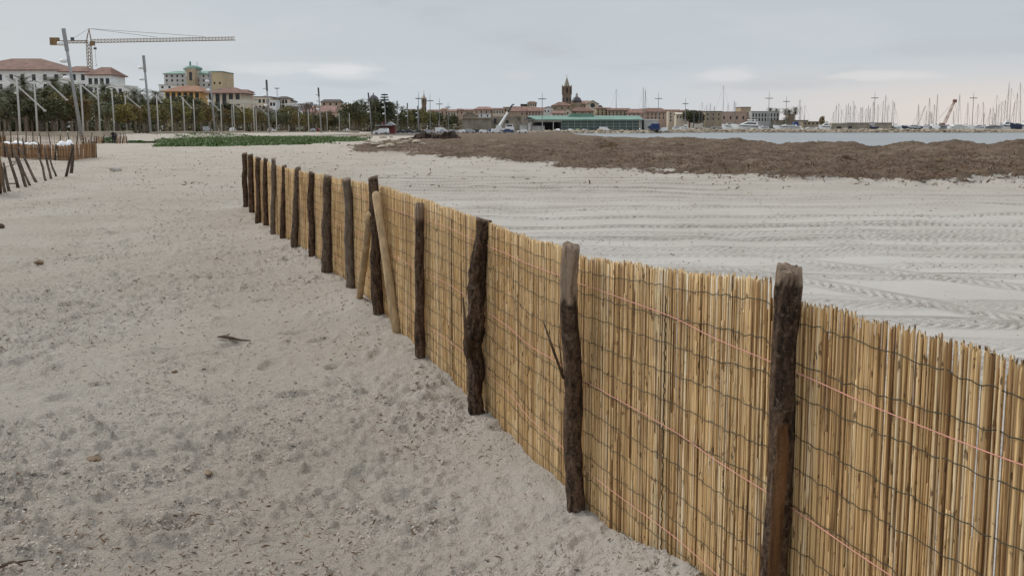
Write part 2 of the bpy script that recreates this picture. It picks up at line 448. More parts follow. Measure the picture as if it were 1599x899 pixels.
def tracks(x, y, h):
    off = fence_off(x, y); k = ss(off, .3, 1.0) * (1 - weed_mask(x, y)); sel = (k > .01) & (y < 34) & (x < 26)
    X, Y = x[sel], y[sel]; z = np.zeros_like(X); dk = np.zeros_like(X)
    for x0, y0, x1, y1, g, ph in TR:
        L_ = math.hypot(x1 - x0, y1 - y0); ux, uy = (x1 - x0) / L_, (y1 - y0) / L_
        s = (X - x0) * ux + (Y - y0) * uy
        d0 = -(X - x0) * uy + (Y - y0) * ux + .18 * np.sin(s * .16 + ph)
        act = ss(fbm(s * .12 + ph * 9, ph * 3 + 0 * s, 55, 2), .36, .52) * (.55 + .6 * math.sin(ph * 5) ** 2) * ((s > 0) & (s < L_))
        for o in ((-g, g) if g else (0,)):
            d = d0 - o; band = np.exp(-(d / .14) ** 4)
            tread = np.tanh(2.2 * np.sin((s + np.abs(d) * 1.1) * 2 * PI / .115))
            dk = np.maximum(dk, act * np.maximum(band * ss(-tread, .1, .8), .9 * np.exp(-((np.abs(d) - .19) / .035) ** 2) * (.3 + fbm(s * 3, d * 9, 58, 2))))  # tread hollows and rut edges: damp sand and painted relief shade
            z += act * (band * (-.012 + .007 * tread) + .011 * np.exp(-((np.abs(d) - .21) / .045) ** 2) * (.3 + fbm(s * 1.6, d * 6, 57, 2)))
    h[sel] += z * k[sel]
    damp_shade = np.zeros_like(x); damp_shade[sel] = dk * k[sel]; return h, damp_shade
def feet(x, y, h):
    for fx, fy, a, l, w, dp in FOOT:
        sel = np.nonzero((np.abs(x - fx) < .35) & (np.abs(y - fy) < .35))[0]
        if not len(sel): continue
        X, Y = x[sel] - fx, y[sel] - fy; ca, sa = math.cos(a), math.sin(a)
        r = np.sqrt(((X * ca + Y * sa) / l) ** 2 + ((-X * sa + Y * ca) / w) ** 2)
        h[sel] += (-dp * np.exp(-r ** 4) + dp * .45 * np.exp(-((r - 1.35) / .3) ** 2)) * (fence_off(X + fx, Y + fy) < .15)
    return h
GRID = {}
def gh(x, y):                            # ground height read off the built sheet
    A, R, H = GRID['a'], GRID['r'], GRID['h']; r = y + 1.5; t = x / r
    i = min(max(int(np.searchsorted(R, r)) - 1, 0), len(R) - 2); j = min(max(int(np.searchsorted(A, t)) - 1, 0), len(A) - 2)
    f = (r - R[i]) / (R[i + 1] - R[i]); g = (t - A[j]) / (A[j + 1] - A[j])
    return float((H[i, j] * (1 - g) + H[i, j + 1] * g) * (1 - f) + (H[i + 1, j] * (1 - g) + H[i + 1, j + 1] * g) * f)

def build_ground():
    a = np.concatenate([np.linspace(-1.5, -.68, 44, endpoint=False), np.linspace(-.68, .68, 660), np.linspace(.68, 1.5, 45)[1:]])
    r = [.3]
    while r[-1] < 4.2: r.append(r[-1] * 1.07)
    while r[-1] < 34: r.append(r[-1] * 1.0042)
    while r[-1] < 130: r.append(r[-1] * 1.008)
    while r[-1] < 6500: r.append(r[-1] * 1.03)
    r = np.array(r)
    x = (r[:, None] * a[None, :]).ravel(); y = np.repeat(r - 1.5, len(a))
    h = height(x, y); h, damp_shade = tracks(x, y, h); h = feet(x, y, h)
    nr, nc = len(r), len(a)
    GRID.update(a=a, r=r, h=h.reshape(nr, nc))
    i = (np.arange(nr - 1)[:, None] * nc + np.arange(nc - 1)[None, :]).ravel()
    f = np.stack([i, i + 1, i + nc + 1, i + nc], 1)
    me = np_mesh('beach', np.stack([x, y, h], 1), f, MT['ground'])
    z = np.ones((len(x), 4), np.float32)
    wm = weed_mask(x, y)
    z[:, 3] = damp_shade; z[:, 0] = wm; z[:, 1] = ss(fence_off(x, y), -1.2, 1.2) * (.95 - .75 * ss(y, 10, 26)); z[:, 2] = ss(y, 170, 215) * ss(x, -50, -44)
    at = me.color_attributes.new('zone', 'FLOAT_COLOR', 'POINT'); at.data.foreach_set('color', z.ravel())
    return tag(put('beach', me), kind='structure')
build_ground()

# sea
def sea_mat():
    m, t, b = mat_nodes('sea_water'); q = NT(t)
    p = q.co('Position')
    b.inputs['Base Color'].default_value = (.16, .22, .25, 1)
    q.l(q.mix(q.ss(q.noise(q.co('Position', (.02, .1, 1)), 1.0, 3), .3, .7), (.19, .20, .20), (.24, .245, .24)), b.inputs['Base Color'])
    b.inputs['Roughness'].default_value = .30; b.inputs['IOR'].default_value = 1.33
    q.l(q.bump(q.math('ADD', q.noise(q.co('Position', (.6, 1, 1)), .9, 5, .6), q.noise(p, .15, 3)), .60, .5), b.inputs['Normal'])
    return m
MT['sea'] = sea_mat()
b_ = MB(); b_.quad((-600, -60, -1.6), (9000, -60, -1.6), (9000, 14000, -1.6), (-600, 14000, -1.6))
# the town stands on land: the sheet only shows where the beach drops under it
tag(b_.build('sea', MT['sea']), kind='structure')

# ------------------------------------------------------------------ main fence
def reed_mat(name, src):
    m, t, b = mat_nodes(name); q = NT(t)
    r = q.n('ShaderNodeObjectInfo').outputs['Random'] if src == 'obj' else q.n('ShaderNodeNewGeometry').outputs['Random Per Island']
    c_ = q.ramp(r, [(0, (.15, .075, .03)), (.05, (.30, .17, .075)), (.13, (.52, .335, .155)), (.5, (.69, .465, .22)), (.75, (.77, .55, .29)), (.93, (.78, .61, .37)), (1, (.80, .68, .49))])
    p = q.co('Position', (90, 90, 5))
    n = q.noise(p, 1.0, 4, .6)
    c_ = q.mix(q.math('MULTIPLY', q.ss(n, .50, .68), .66), c_, (.20, .10, .04))
    n2 = q.noise(q.co('Position', (70, 70, 26)), 1.0, 3, .6)
    c_ = q.mix(q.math('MULTIPLY', q.ss(n2, .61, .68), .8), c_, (.085, .045, .022))
    n3 = q.noise(q.co('Position', (2.2, 2.2, 1.3)), 1.0, 2)
    c_ = q.mix(q.math('MULTIPLY', q.ss(n3, .5, .75), .12), c_, (.34, .21, .085))
    q.l(c_, b.inputs['Base Color']); b.inputs['Roughness'].default_value = .62; b.inputs['Specular IOR Level'].default_value = .25
    q.l(q.bump(n, .4, .004), b.inputs['Normal'])
    return m
MT['reed_single'] = reed_mat('reed_single', 'obj'); MT['reed_many'] = reed_mat('reed_many', 'isl')
def bark_mat():
    m, t, b = mat_nodes('bark'); q = NT(t)
    at = q.n('ShaderNodeVertexColor'); at.layer_name = 'bare'
    sp = q.n('ShaderNodeSeparateColor'); q.l(at.outputs[0], sp.inputs[0]); bare, orange, pale = sp.outputs
    n = q.noise(q.co('Object', (1, 1, .35)), 28, 6, .7, .4); n2 = q.noise(q.co('Object', (1, 1, 1.8)), 12, 5, .65)
    c_ = q.mix(q.ss(n, .34, .66), (.020, .012, .008), (.140, .086, .054))
    c_ = q.mix(q.math('MULTIPLY', q.ss(n2, .57, .73), .55), c_, (.18, .14, .108))
    n4 = q.noise(q.co('Object', (1, 1, .8)), 70, 4, .65)
    c_ = q.mix(q.math('MULTIPLY', q.ss(n4, .56, .66), .6), c_, (.21, .155, .11))
    c_ = q.mix(q.math('MULTIPLY', q.ss(n4, .45, .36), .7), c_, (.012, .008, .006))
    c_ = q.mix(q.math('MULTIPLY', pale, .8), c_, q.mix(q.ss(n, .3, .7), (.10, .078, .058), (.235, .195, .155)))
    g = q.noise(q.co('Object', (1, 1, .06)), 60, 4, .6)
    wood = q.mix(q.ss(g, .3, .7), (.15, .10, .068), (.36, .275, .20))
    c_ = q.mix(bare, c_, wood)
    c_ = q.mix(orange, c_, q.mix(q.ss(g, .3, .7), (.07, .033, .014), (.19, .092, .038)))
    q.l(c_, b.inputs['Base Color']); b.inputs['Roughness'].default_value = .9; b.inputs['Specular IOR Level'].default_value = .2
    q.l(q.bump(q.math('ADD', n, q.math('MULTIPLY', n4, .5)), 1.0, .015), b.inputs['Normal'])
    return m
MT['bark'] = bark_mat()

def bark_post(name, parent, base, top, r, seed, bare_top=0.0, orange=None, pale=0.0, gnarl=0.0, n=16, rings=44):
    base, top = Vector(base), Vector(top); Lz = top.z - base.z + .3
    v = []; col = []
    for i in range(rings + 1):
        f = i / rings; z = -.3 + Lz * f; g = max(0, z) / max(.01, top.z - base.z)
        cx = (top.x - base.x) * g + (fbm(np.array(z * 3.0 + seed), np.array(seed * 1.7), 1, 2) - .5) * r * (.9 + 2.2 * gnarl)
        cy = (top.y - base.y) * g + (fbm(np.array(z * 3.0 + seed), np.array(seed * 2.9), 2, 2) - .5) * r * (.6 + gnarl)
        for j in range(n):
            a = 2 * PI * j / n; ca, sa = math.cos(a), math.sin(a)
            q = float(fbm(np.array(ca * 1.3 + seed * 3.1 + z * 2.2), np.array(sa * 1.3 + z * 5.0 + seed), 3, 3))
            fine = float(vn(np.array(a * 3.5 + seed), np.array(z * 22.0), 4)) - .35 + .9 * max(0.0, float(vn(np.array(a * 2.2 + seed * 2), np.array(z * 11.0), 5)) - .55)
            rr = r * (1.06 - .12 * f) * (.80 + .36 * q + .17 * fine + gnarl * max(0, q - .55) * 2.4)
            if i == rings: rr *= .96
            v.append((float(cx) + rr * ca, float(cy) + rr * sa, z + (0 if i < rings else .012 * math.sin(a + seed) + .01 * fine)))
            bt = 0.0
            if bare_top and g > 1 - bare_top * (.75 + .6 * q): bt = 1.0
            og = 0.0
            if orange:
                da = abs((a - orange[0] + PI) % (2 * PI) - PI)
                if da < orange[1] * (.6 + .8 * q) and orange[2] < g < orange[3] + .1 * (q - .5): og = 1.0
            if i == rings: bt = .8
            col.append((bt, og, pale, 1))
    v.append((float(cx), float(cy), Lz - .3 + .004)); col.append((.8, 0, pale, 1))
    fs = [(i * n + j, i * n + (j + 1) % n, (i + 1) * n + (j + 1) % n, (i + 1) * n + j) for i in range(rings) for j in range(n)]
    fs += [(rings * n + j, rings * n + (j + 1) % n, len(v) - 1) for j in range(n)]
    me = bpy.data.meshes.new(name); me.from_pydata(v, [], fs); me.materials.append(MT['bark'])
    me.polygons.foreach_set('use_smooth', [i < rings * n for i in range(len(fs))])
    at = me.color_attributes.new('bare', 'FLOAT_COLOR', 'POINT'); at.data.foreach_set('color', np.array(col, np.float32).ravel())
    me.update(); return put(name, me, parent, base)

fence = empty('reed_fence', (0, 0, 0))
tag(fence, 'long straw reed screen fence wired to rough bark posts across the sand', 'fence')
# ---- the line of the mat, sampled by arc length from the near end
path = [Vector((p.x, p.y, 0)) for p in FP[::-1]]
seg = [0.0]
for a_, c_ in zip(path, path[1:]): seg.append(seg[-1] + (c_ - a_).length)
FLEN = seg[-1]
def fpt(s):
    s = min(max(s, 0), FLEN - 1e-4); k = max(i for i in range(len(seg) - 1) if seg[i] <= s)
    t = (path[k + 1] - path[k]).normalized(); return path[k] + t * (s - seg[k]), t
MO = .055
def mat_pt(s):
    p, t = fpt(s); n = Vector((.936, .352, 0))
    w = MO + .030 * (float(fbm(np.array(s * .9), np.array(2.0), 61, 2)) - .5) + .022 * (float(vn(np.array(s * 3.1), np.array(9.0), 62)) - .5)
    return p + n * w
TOP_Y = [0, 1.6, 2.35, 2.47, 2.9, 3.3, 3.7, 5.0, 6.2, 7.4, 11, 17, 20]
TOP_Z = [1.13, 1.14, 1.135, 1.17, 1.115, 1.09, 1.065, 1.06, 1.085, 1.09, 1.02, 1.02, 1.02]
def reed_top(y, s): return float(np.interp(y, TOP_Y, TOP_Z)) + .014 * (float(vn(np.array(s * 2.3), np.array(4.0), 63)) - .5)
MAT_S = [mat_pt(i * .02) for i in range(int(FLEN / .02) + 1)]
def mp(s):
    k = min(int(s / .02), len(MAT_S) - 2); f = s / .02 - k
    return MAT_S[k].lerp(MAT_S[k + 1], min(1, f))
def reed_mesh(seed, r, sides=5, segs=7):
    rs = random.Random(seed); b = MB(); pts = []; rad = []
    nodes = sorted(rs.uniform(.08, .95) for _ in range(3))
    ph, ph2, am = rs.uniform(0, 6), rs.uniform(0, 6), rs.uniform(.001, .0035)
    zs = sorted([i / segs for i in range(segs + 1)] + nodes)
    for z in zs:
        pts.append((am * math.sin(z * 4.2 + ph), am * math.sin(z * 3.1 + ph2), z))
        rad.append(r * (1.08 - .22 * z) * (1.22 if z in nodes else 1.0))
    b.tube(pts, rad, sides, True); return b
reeds = []
s = 0.02
rr = random.Random(5)
while s < FLEN - .02:
    p = mp(s)
    gap = rr.random()
    reeds.append((s, p, rr.uniform(-.004, .004) + (.006 if rr.random() < .5 else 0)))
    s += rr.uniform(.0021, .0037) * (1.0 if p.y < 8 else 1.3) + (.003 if gap < .01 else 0)
in_view = [i for i, (s_, p, o) in enumerate(reeds) if p.y > 1.0 and (p.x / p.y) < .60]
single = set(in_view[:300])
variants = []
for k in range(14):
    variants.append(reed_mesh(100 + k, 1.0).mesh('reed', MT['reed_single'], True))
VR = [random.uniform(.0022, .0044) for _ in range(14)]
many = MB(); proto = [reed_mesh(200 + k, 1.0) for k in range(10)]
nrm = Vector((.936, .352, 0)); tng = Vector((.352, -.936, 0))
for i, (s_, p, o) in enumerate(reeds):
    gz = gh(p.x, p.y) - .06
    tall = reed_top(p.y, s_) + rr.gauss(0, .0036) + .012 * (float(vn(np.array(s_ * 9.0), np.array(3.0), 64)) - .5) - (rr.uniform(.01, .10) if rr.random() < .05 else 0) + (rr.uniform(.005, .012) if rr.random() < .015 else 0)
    ln = tall - gz; lean = rr.gauss(0, .005); lean2 = rr.gauss(0, .0025)
    r = rr.uniform(.0022, .0037); q = p + nrm * o
    if i in single:
        k = rr.randrange(14)
        ob = put('reed', variants[k], fence, (q.x, q.y, gz))
        ob.scale = (r, r, ln); ob.rotation_euler = (lean, lean2 + lean * .3, rr.uniform(0, 6.28))
        # scale in x, y carries the radius; the slow bow is kept small
    else:
        pr = proto[rr.randrange(10)]; a = rr.uniform(0, 6.28); ca, sa = math.cos(a), math.sin(a)
        vs = [(q.x + (x * ca - y * sa) * r + (tng.x * lean) * z * ln, q.y + (x * sa + y * ca) * r + tng.y * lean * z * ln + lean2 * z * ln, gz + z * ln) for x, y, z in pr.v]
        many.add(vs, pr.f)
for k in range(1500):                    # short split canes lying over the long ones
    p = mp(rr.uniform(.9, FLEN - .1)); l = rr.uniform(.12, .5); z0 = rr.uniform(.05, .98 - l); pr = proto[rr.randrange(10)]; r = rr.uniform(.0018, .003); q = p - nrm * rr.uniform(.003, .007); ln_ = rr.gauss(0, .006); g0 = gh(p.x, p.y)
    many.add([(q.x + x * r + tng.x * ln_ * z * l, q.y + y * r + tng.y * ln_ * z * l, g0 + z0 + z * l) for x, y, z in pr.v], pr.f)
bk = MB(); bk.tube([(0, 0, 0), (0, 0, .5), (0, 0, 1)], 1.0, 4, False); s_ = .05
while s_ < FLEN - .05:                   # thin second layer behind, which closes most gaps
    p = mp(s_) + nrm * rr.uniform(.011, .015); g0 = gh(p.x, p.y) - .05; l = reed_top(p.y, s_) - rr.uniform(.03, .09) - g0; r = rr.uniform(.0017, .0028); ln_ = rr.gauss(0, .004)
    many.add([(p.x + x * r + tng.x * ln_ * z * l, p.y + y * r + tng.y * ln_ * z * l, g0 + z * l) for x, y, z in bk.v], bk.f)
    s_ += rr.uniform(.0045, .0085)
tag(many.build('reed_bundle', MT['reed_many'], fence, smooth=True), kind='stuff')
# ---- binding wires and pink strings
def along(z_of, off, r, step, s0, s1, sides=4):
    pts = []; s_ = s0
    while s_ <= s1:
        p = mp(s_) - nrm * off(s_); pts.append((p.x, p.y, z_of(s_, p.y))); s_ += step
    b = MB(); b.tube(pts, r, sides, True, up=(0, 0, 1)); return b
for k in range(11):
    hk = 1.045 - k * .098
    def zf(s_, y, k=k, hk=hk):
        t = float(np.interp(y, TOP_Y, TOP_Z))
        return hk * (t - .06) / 1.04 + .016 * (float(fbm(np.array(s_ * 1.6), np.array(k * 3.7), 71, 2)) - .5) * 2 + .0026 * math.sin(s_ * 46 + k) + .0030 * math.sin(s_ * 113 + 2 * k) * math.sin(s_ * 7 + k)
    along(zf, lambda s_: .0105 + .002 * math.sin(s_ * 90), .0014, .014, .05, FLEN - .05).build('binding_wire', MT['wire_dark'], fence)
for k, hk in enumerate((.952, .565, .205)):
    def zf(s_, y, k=k, hk=hk): return hk + .010 * math.sin(s_ * 2.2 + k) + (.025 * ss(np.array(y), 3.2, 6) if k else 0.0) + .006 * (float(vn(np.array(s_ * 4.0), np.array(k * 5.0), 72)) - .5)
    o = along(zf, lambda s_: .0155, .0015, .05, .05, FLEN - .05).build('string', MT['twine_pink'], fence)
    o['label'] = 'thin pink string drawn along the reed mat'
def seam(sv):
    b = MB(); pts = []
    for i in range(60):
        z = .05 + i * .0165; p = mp(sv + .0015 * math.sin(i * 1.9)) - nrm * (.012 + .003 * math.sin(i * 2.7)); pts.append((p.x, p.y, z))
    b.tube(pts, .0022, 4); b.build('seam_wire', MT['wire_dark'], fence)
S893 = seg[len(path) - 14]
for ds in (.62, -2.1): seam(max(.1, S893 - ds))
# ---- posts
for i, a in enumerate(POSTS):
    b0 = FP[i]; d = b0.y; tz = P(a[0], a[1], d).z; r = a[4] / F * d * .92 / 2
    gz = gh(b0.x, d)
    base = Vector((b0.x, d, gz)); tp = Vector((P(a[0], a[1], d).x, d, tz))
    kw = {}
    if i == 13: kw = dict(bare_top=.19, n=22, rings=80)
    elif i == 12: kw = dict(gnarl=1.0, n=24, rings=90)
    elif i == 11: kw = dict(bare_top=.10, n=20, rings=60)
    elif i == 10: kw = dict(n=20, rings=60)
    elif i in (9, 4): kw = dict(pale=.9)
    elif i in (8, 6): kw = dict(pale=.35)
    po = bark_post('post', fence, base, tp, r, i * 1.37 + .5, **kw)
    if i == 13: po['label'] = 'dark bark post with a pale stripped top'
    if i == 12: po['label'] = 'gnarled knotty post with a side twig'
    if i in (12, 13):
        b = MB()
        if i == 13:
            q0 = P(880, 590, d - .05); q1 = P(866, 552, d - .10); q2 = P(849, 503, d - .12); b.tube([q0, q1, q2], [.007, .006, .003], 6)
            q3 = P(874, 572, d - .1); b.tube([q0, P(872, 530, d - .06), P(874, 505, d - .05)], [.003, .002, .001], 5)
        else:
            q0 = P(738, 545, d - .04); b.tube([q0, P(728, 530, d - .09), P(726, 500, d - .11), P(723, 464, d - .12)], [.016, .012, .009, .004], 7)
            b.tube([P(728, 530, d - .09), P(730, 560, d - .06)], [.014, .010], 6)
        tw = b.build('twig', MT['driftwood'], None, smooth=True); tw.parent = po; tw.matrix_parent_inverse = Matrix.Translation(base).inverted()
b0 = FP[14]; gz = gh(b0.x, b0.y)
po = bark_post('post', fence, (b0.x, b0.y, gz), (b0.x + .022, b0.y, ZP(421, b0.y)), .0335, 31.3, n=26, rings=90, orange=(-1.85, .48, -.3, .62), bare_top=.03)
po['label'] = 'dark bark post with an orange stripped streak'
for k in (15, 16):
    b0 = FP[k]; bark_post('post', fence, (b0.x, b0.y, gh(b0.x, b0.y)), (b0.x + .01, b0.y, 1.2), .038, 40 + k)
# ---- two braces against the eleventh post
d = FP[10].y
for (q0, q1, r, lab) in ((P(587, 303, d - .14), P(621, 521, G(621, 519).y), .036, 'pale peeled pole leaning as a brace'), (P(577, 335, d - .02), P(561, 474, G(561, 472).y), .031, 'darker peeled pole leaning as a brace')):
    ax = (q1 - q0).normalized(); b = MB()
    b.tube([q0 - ax * .02, q0 - ax * .008, q0 + ax * .03, q0.lerp(q1, .3) + Vector((.004, 0, 0)), q0.lerp(q1, .6), q0.lerp(q1, .8) - Vector((.004, 0, 0)), q1 + ax * .12], [r * .45, r * .8, r * .96, r, r * 1.03, r * 1.0, r * 1.02], 14)
    o = b.build('brace', MT['pole_wood'], fence, smooth=True); o['label'] = lab
# ------------------------------------------------------------------ loose things on the sand near the camera
def lump(name, r, label, cat, loc, m, sq=(1, 1, .6), seed=0, group=None, lv=2):
    me = bpy.data.meshes.new(name)
    import bmesh
    bm = bmesh.new(); bmesh.ops.create_icosphere(bm, subdivisions=lv, radius=1.0)
    for v in bm.verts:
        c_ = v.co
        k = 1 + .55 * (float(fbm(np.array(c_.x * 1.3 + seed * 3.7 + c_.z), np.array(c_.y * 1.3 + seed + c_.z * .7), 81, 3)) - .5) * 1.6
        v.co = Vector((c_.x * sq[0], c_.y * sq[1], c_.z * sq[2])) * k * r
    bm.to_mesh(me); bm.free(); me.materials.append(MT[m])
    if lv > 2: me.polygons.foreach_set('use_smooth', [True] * len(me.polygons))
    o = put(name, me, None, loc, seed * 1.3)
    return tag(o, label, cat, group)
def on(px, py, dz=0.0):
    p = G(px, py, 0.0)
    for _ in range(4): p = G(px, py, gh(p.x, p.y))
    return (p.x, p.y, gh(p.x, p.y) + dz)
lump('stone', .045, 'smooth reddish brown stone lying alone on pale trampled sand', 'stone', on(62, 412, .015), 'stone_ochre', (1.2, .9, .62), 1, lv=3)
lump('stone', .028, 'flat ochre stone half buried near the brown weed crumbs', 'stone', on(146, 717, .002), 'stone_ochre', (1.5, 1, .5), 2, lv=3)
lump('stone', .016, 'small orange pebble lying below the dark stick', 'stone', on(272, 581, .004), 'stone_ochre', (1.3, 1, .6), 3, lv=3)
lump('stone', .02, 'thin reddish chip of stone on the trampled sand', 'stone', on(326, 738, .004), 'stone_ochre', (1.7, .9, .4), 4, lv=3)
lump('stone', .16, 'pale grey stone far out on the open sand', 'stone', on(180, 267, .03), 'rock_pale', (1.2, 1, .7), 5, lv=3)
lump('stone', .06, 'dark stone cut by the edge of the view on the sand', 'stone', on(0, 356, .02), 'driftwood', (1.2, 1, .8), 6, lv=3)
b = MB(); a0 = Vector(on(340, 529, .012)); a1 = Vector(on(392, 535, .012))
pts = [a0.lerp(a1, t) + Vector((0, 0, h_)) for t, h_ in ((0, .004), (.2, .012), (.45, .006), (.7, .0), (1, .004))]
b.tube(pts, [.006, .014, .012, .008, .004], 7); b.tube([pts[1], pts[1] + Vector((.03, .05, .012))], [.007, .003], 5)
tag(b.build('driftwood_stick', MT['driftwood'], smooth=True), 'dark driftwood stick lying on the trampled sand', 'stick')
b = MB(); a0 = Vector(on(2, 893, .01)); a1 = Vector(on(36, 880, .012))
for k in range(5):
    j = Vector((random.uniform(-.03, .03), random.uniform(-.03, .03), .004)); b.tube([a0 + j, a0.lerp(a1, .5) + j * .3 + Vector((0, 0, .008)), a1 - j], [.004, .005, .002], 5)
tag(b.build('twig_tuft', MT['driftwood'], smooth=True), 'tuft of dark twigs at the lower corner of the sand', 'twigs')

def scatter(n, pts_fn, size, mat_, name, kind_mesh, flat=.35):
    rs = np.random.default_rng(abs(hash(name)) % 1000 if False else len(name) * 7)
    xy = pts_fn(rs, n); n = len(xy); z = height(xy[:, 0], xy[:, 1])
    if kind_mesh == 'strand':          # thin three sided slivers
        base = np.array([(-.5, -.09, 0), (-.5, .09, 0), (.5, .05, .02), (.5, -.05, .02), (0, 0, .16)], float); fc = np.array([(0, 1, 4), (1, 2, 4), (2, 3, 4), (3, 0, 4)])
    else:
        base = np.array([(-.5, -.4, 0), (.5, -.5, 0), (.45, .5, 0), (-.5, .45, 0), (-.3, -.2, .5), (.25, -.3, .45), (.3, .25, .55), (-.25, .3, .4)], float)
        fc = np.array([(4, 5, 6), (4, 6, 7), (0, 1, 5), (0, 5, 4), (1, 2, 6), (1, 6, 5), (2, 3, 7), (2, 7, 6), (3, 0, 4), (3, 4, 7)])
    sc = rs.uniform(size[0], size[1], n) * rs.uniform(.5, 1, n) * (1 + (xy[:, 1] / 14 if name != 'seaweed_litter' else 0)); a = rs.uniform(0, 2 * PI, n); tilt = rs.normal(0, flat, n)
    B = base[None] * (1 + rs.normal(0, .18, (n, len(base), 3)))
    X = B[:, :, 0] * np.cos(tilt)[:, None]; Z = B[:, :, 2] + B[:, :, 0] * np.sin(tilt)[:, None]
    x = (X * np.cos(a)[:, None] - B[:, :, 1] * np.sin(a)[:, None]) * sc[:, None] + xy[:, :1]
    y = (X * np.sin(a)[:, None] + B[:, :, 1] * np.cos(a)[:, None]) * sc[:, None] + xy[:, 1:]
    zz = Z * sc[:, None] + z[:, None] - (.001 if kind_mesh == 'strand' else .1 * sc[:, None])
    v = np.stack([x, y, zz], 2).reshape(-1, 3); f = (fc[None] + (np.arange(n) * len(base))[:, None, None]).reshape(-1, 3)
    return tag(put(name, np_mesh(name, v, f, MT[mat_], False)), kind='stuff')
def fan_pts(rs, n, y0, y1, u0=-.62, u1=.62):
    y = np.exp(rs.uniform(math.log(y0), math.log(y1), n)); return np.stack([rs.uniform(u0, u1, n) * y, y], 1)
def pts_debris(rs, n):
    p = fan_pts(rs, n, 2.6, 55); k = .8 * ss(fbm(p[:, 0] * .7, p[:, 1] * .7, 91, 3), .46, .62) + .14
    k = k * np.where(fence_off(p[:, 0], p[:, 1]) > .1, .22, 1) * (1 - weed_mask(p[:, 0], p[:, 1])); return p[rs.uniform(0, 1, n) < k]
scatter(34000, pts_debris, (.008, .036), 'debris_brown', 'weed_crumbs', 'strand')
def pts_clod(rs, n):
    p = fan_pts(rs, n, 2.5, 40); k = ss(fbm(p[:, 0] * .55, p[:, 1] * .55, 12, 3), .40, .58) + .15
    k = k * ss(fbm(p[:, 0] * 2.3, p[:, 1] * 2.3, 93, 3), .38, .6) * np.where(fence_off(p[:, 0], p[:, 1]) > .1, .25, 1) * (1 - weed_mask(p[:, 0], p[:, 1])); return p[rs.uniform(0, 1, n) < k]
MT['clod'] = mat('sand_clod', (.46, .40, .338), .95, .15, 9.0, .5, 60.0)
scatter(90000, pts_clod, (.005, .017), 'clod', 'sand_crumbs', 'clod')
def pts_weed(rs, n):
    y = np.exp(rs.uniform(math.log(23), math.log(90), n)); p = np.stack([rs.uniform(-.42, .62, n) * y, y], 1)
    sd_ = p[:, 0] - np.interp(p[:, 1], XS_Y, XS_X)
    m = weed_mask(p[:, 0], p[:, 1]); return p[(rs.uniform(0, 1, n) < m + .022) & (sd_ < 2)]
scatter(60000, pts_weed, (.06, .26), 'seaweed_strand', 'seaweed_litter', 'strand', .5)

# ------------------------------------------------------------------ vegetation
def frond(b, base, az_, el_, length, droop, width, n=7, rs=random):
    ca, sa = math.cos(az_), math.sin(az_); pts = []; e = el_; p = Vector(base)
    for i in range(n + 1):
        pts.append(p.copy()); st = length / n
        p = p + Vector((ca * math.cos(e), sa * math.cos(e), math.sin(e))) * st; e -= droop / n
    side = Vector((-sa, ca, 0))
    for i in range(n):
        f = (i + .5) / n; w = width * (math.sin(PI * min(1, f * .85 + .12)) + .15)
        t = (pts[i + 1] - pts[i])
        for sg in (-1, 1):
            for q in (.1, .6):
                a = pts[i] + t * q; tip = a + t * .95 + side * sg * w + Vector((0, 0, -.35 * w))
                b.add((a, a + t * .28, tip), ((0, 1, 2),))
def palm_crown(seed, nf=38, ln=2.3):
    rs = random.Random(seed); b = MB()
    for k in range(nf):
        f = k / nf; e = 1.35 - 1.75 * f + rs.gauss(0, .12)
        frond(b, (0, 0, rs.uniform(-.15, .1)), k * 2.399 + rs.gauss(0, .2), e, ln * rs.uniform(.8, 1.1), 1.3 + .5 * rs.random(), .42, 6, rs)
    return b
def palm_skirt(seed, n=26, ln=1.5):
    rs = random.Random(seed); b = MB()
    for k in range(n): frond(b, (0, 0, -.15 - rs.random() * .3), k * 2.399, -.6 - rs.random() * .6, ln * rs.uniform(.7, 1.1), .5, .35, 4, rs)
    return b
PCROWN = [palm_crown(300 + k).mesh('crown', MT['palm_green']) for k in range(4)]
PSKIRT = [palm_skirt(330 + k).mesh('dead_fronds', MT['palm_dead']) for k in range(3)]
def trunk_mesh(seed, r0, r1, m, n=7, wob=.10):
    rs = random.Random(seed); b = MB(); pts = []; rad = []
    for i in range(9):
        z = i / 8; pts.append((wob * math.sin(z * 3 + seed) * z, wob * math.cos(z * 2.3 + seed) * z, z)); rad.append((r0 + (r1 - r0) * z) * (1 + .12 * rs.random()))
    b.tube(pts, rad, n); return b.mesh('trunk', MT[m], True)
PTRUNK = [trunk_mesh(340 + k, .19, .13, 'palm_trunk') for k in range(3)]
def leaf_cloud(b, centre, rad, n, rs, size, squash=.8):
    for _ in range(n):
        while True:
            q = Vector((rs.uniform(-1, 1), rs.uniform(-1, 1), rs.uniform(-1, 1)))
            if .05 < q.length < 1: break
        q = q.normalized() * (q.length ** .45)
        p = Vector(centre) + Vector((q.x * rad, q.y * rad, q.z * rad * squash))
        u = Vector((rs.gauss(0, 1), rs.gauss(0, 1), rs.gauss(0, .7))).normalized(); w = u.cross(Vector((rs.gauss(0, 1), rs.gauss(0, 1), rs.gauss(0, 1)))).normalized()
        s_ = size * rs.uniform(.6, 1.3)
        b.add((p - u * s_, p + w * s_ * .5, p + u * s_, p - w * s_ * .5), ((0, 1, 2, 3),))
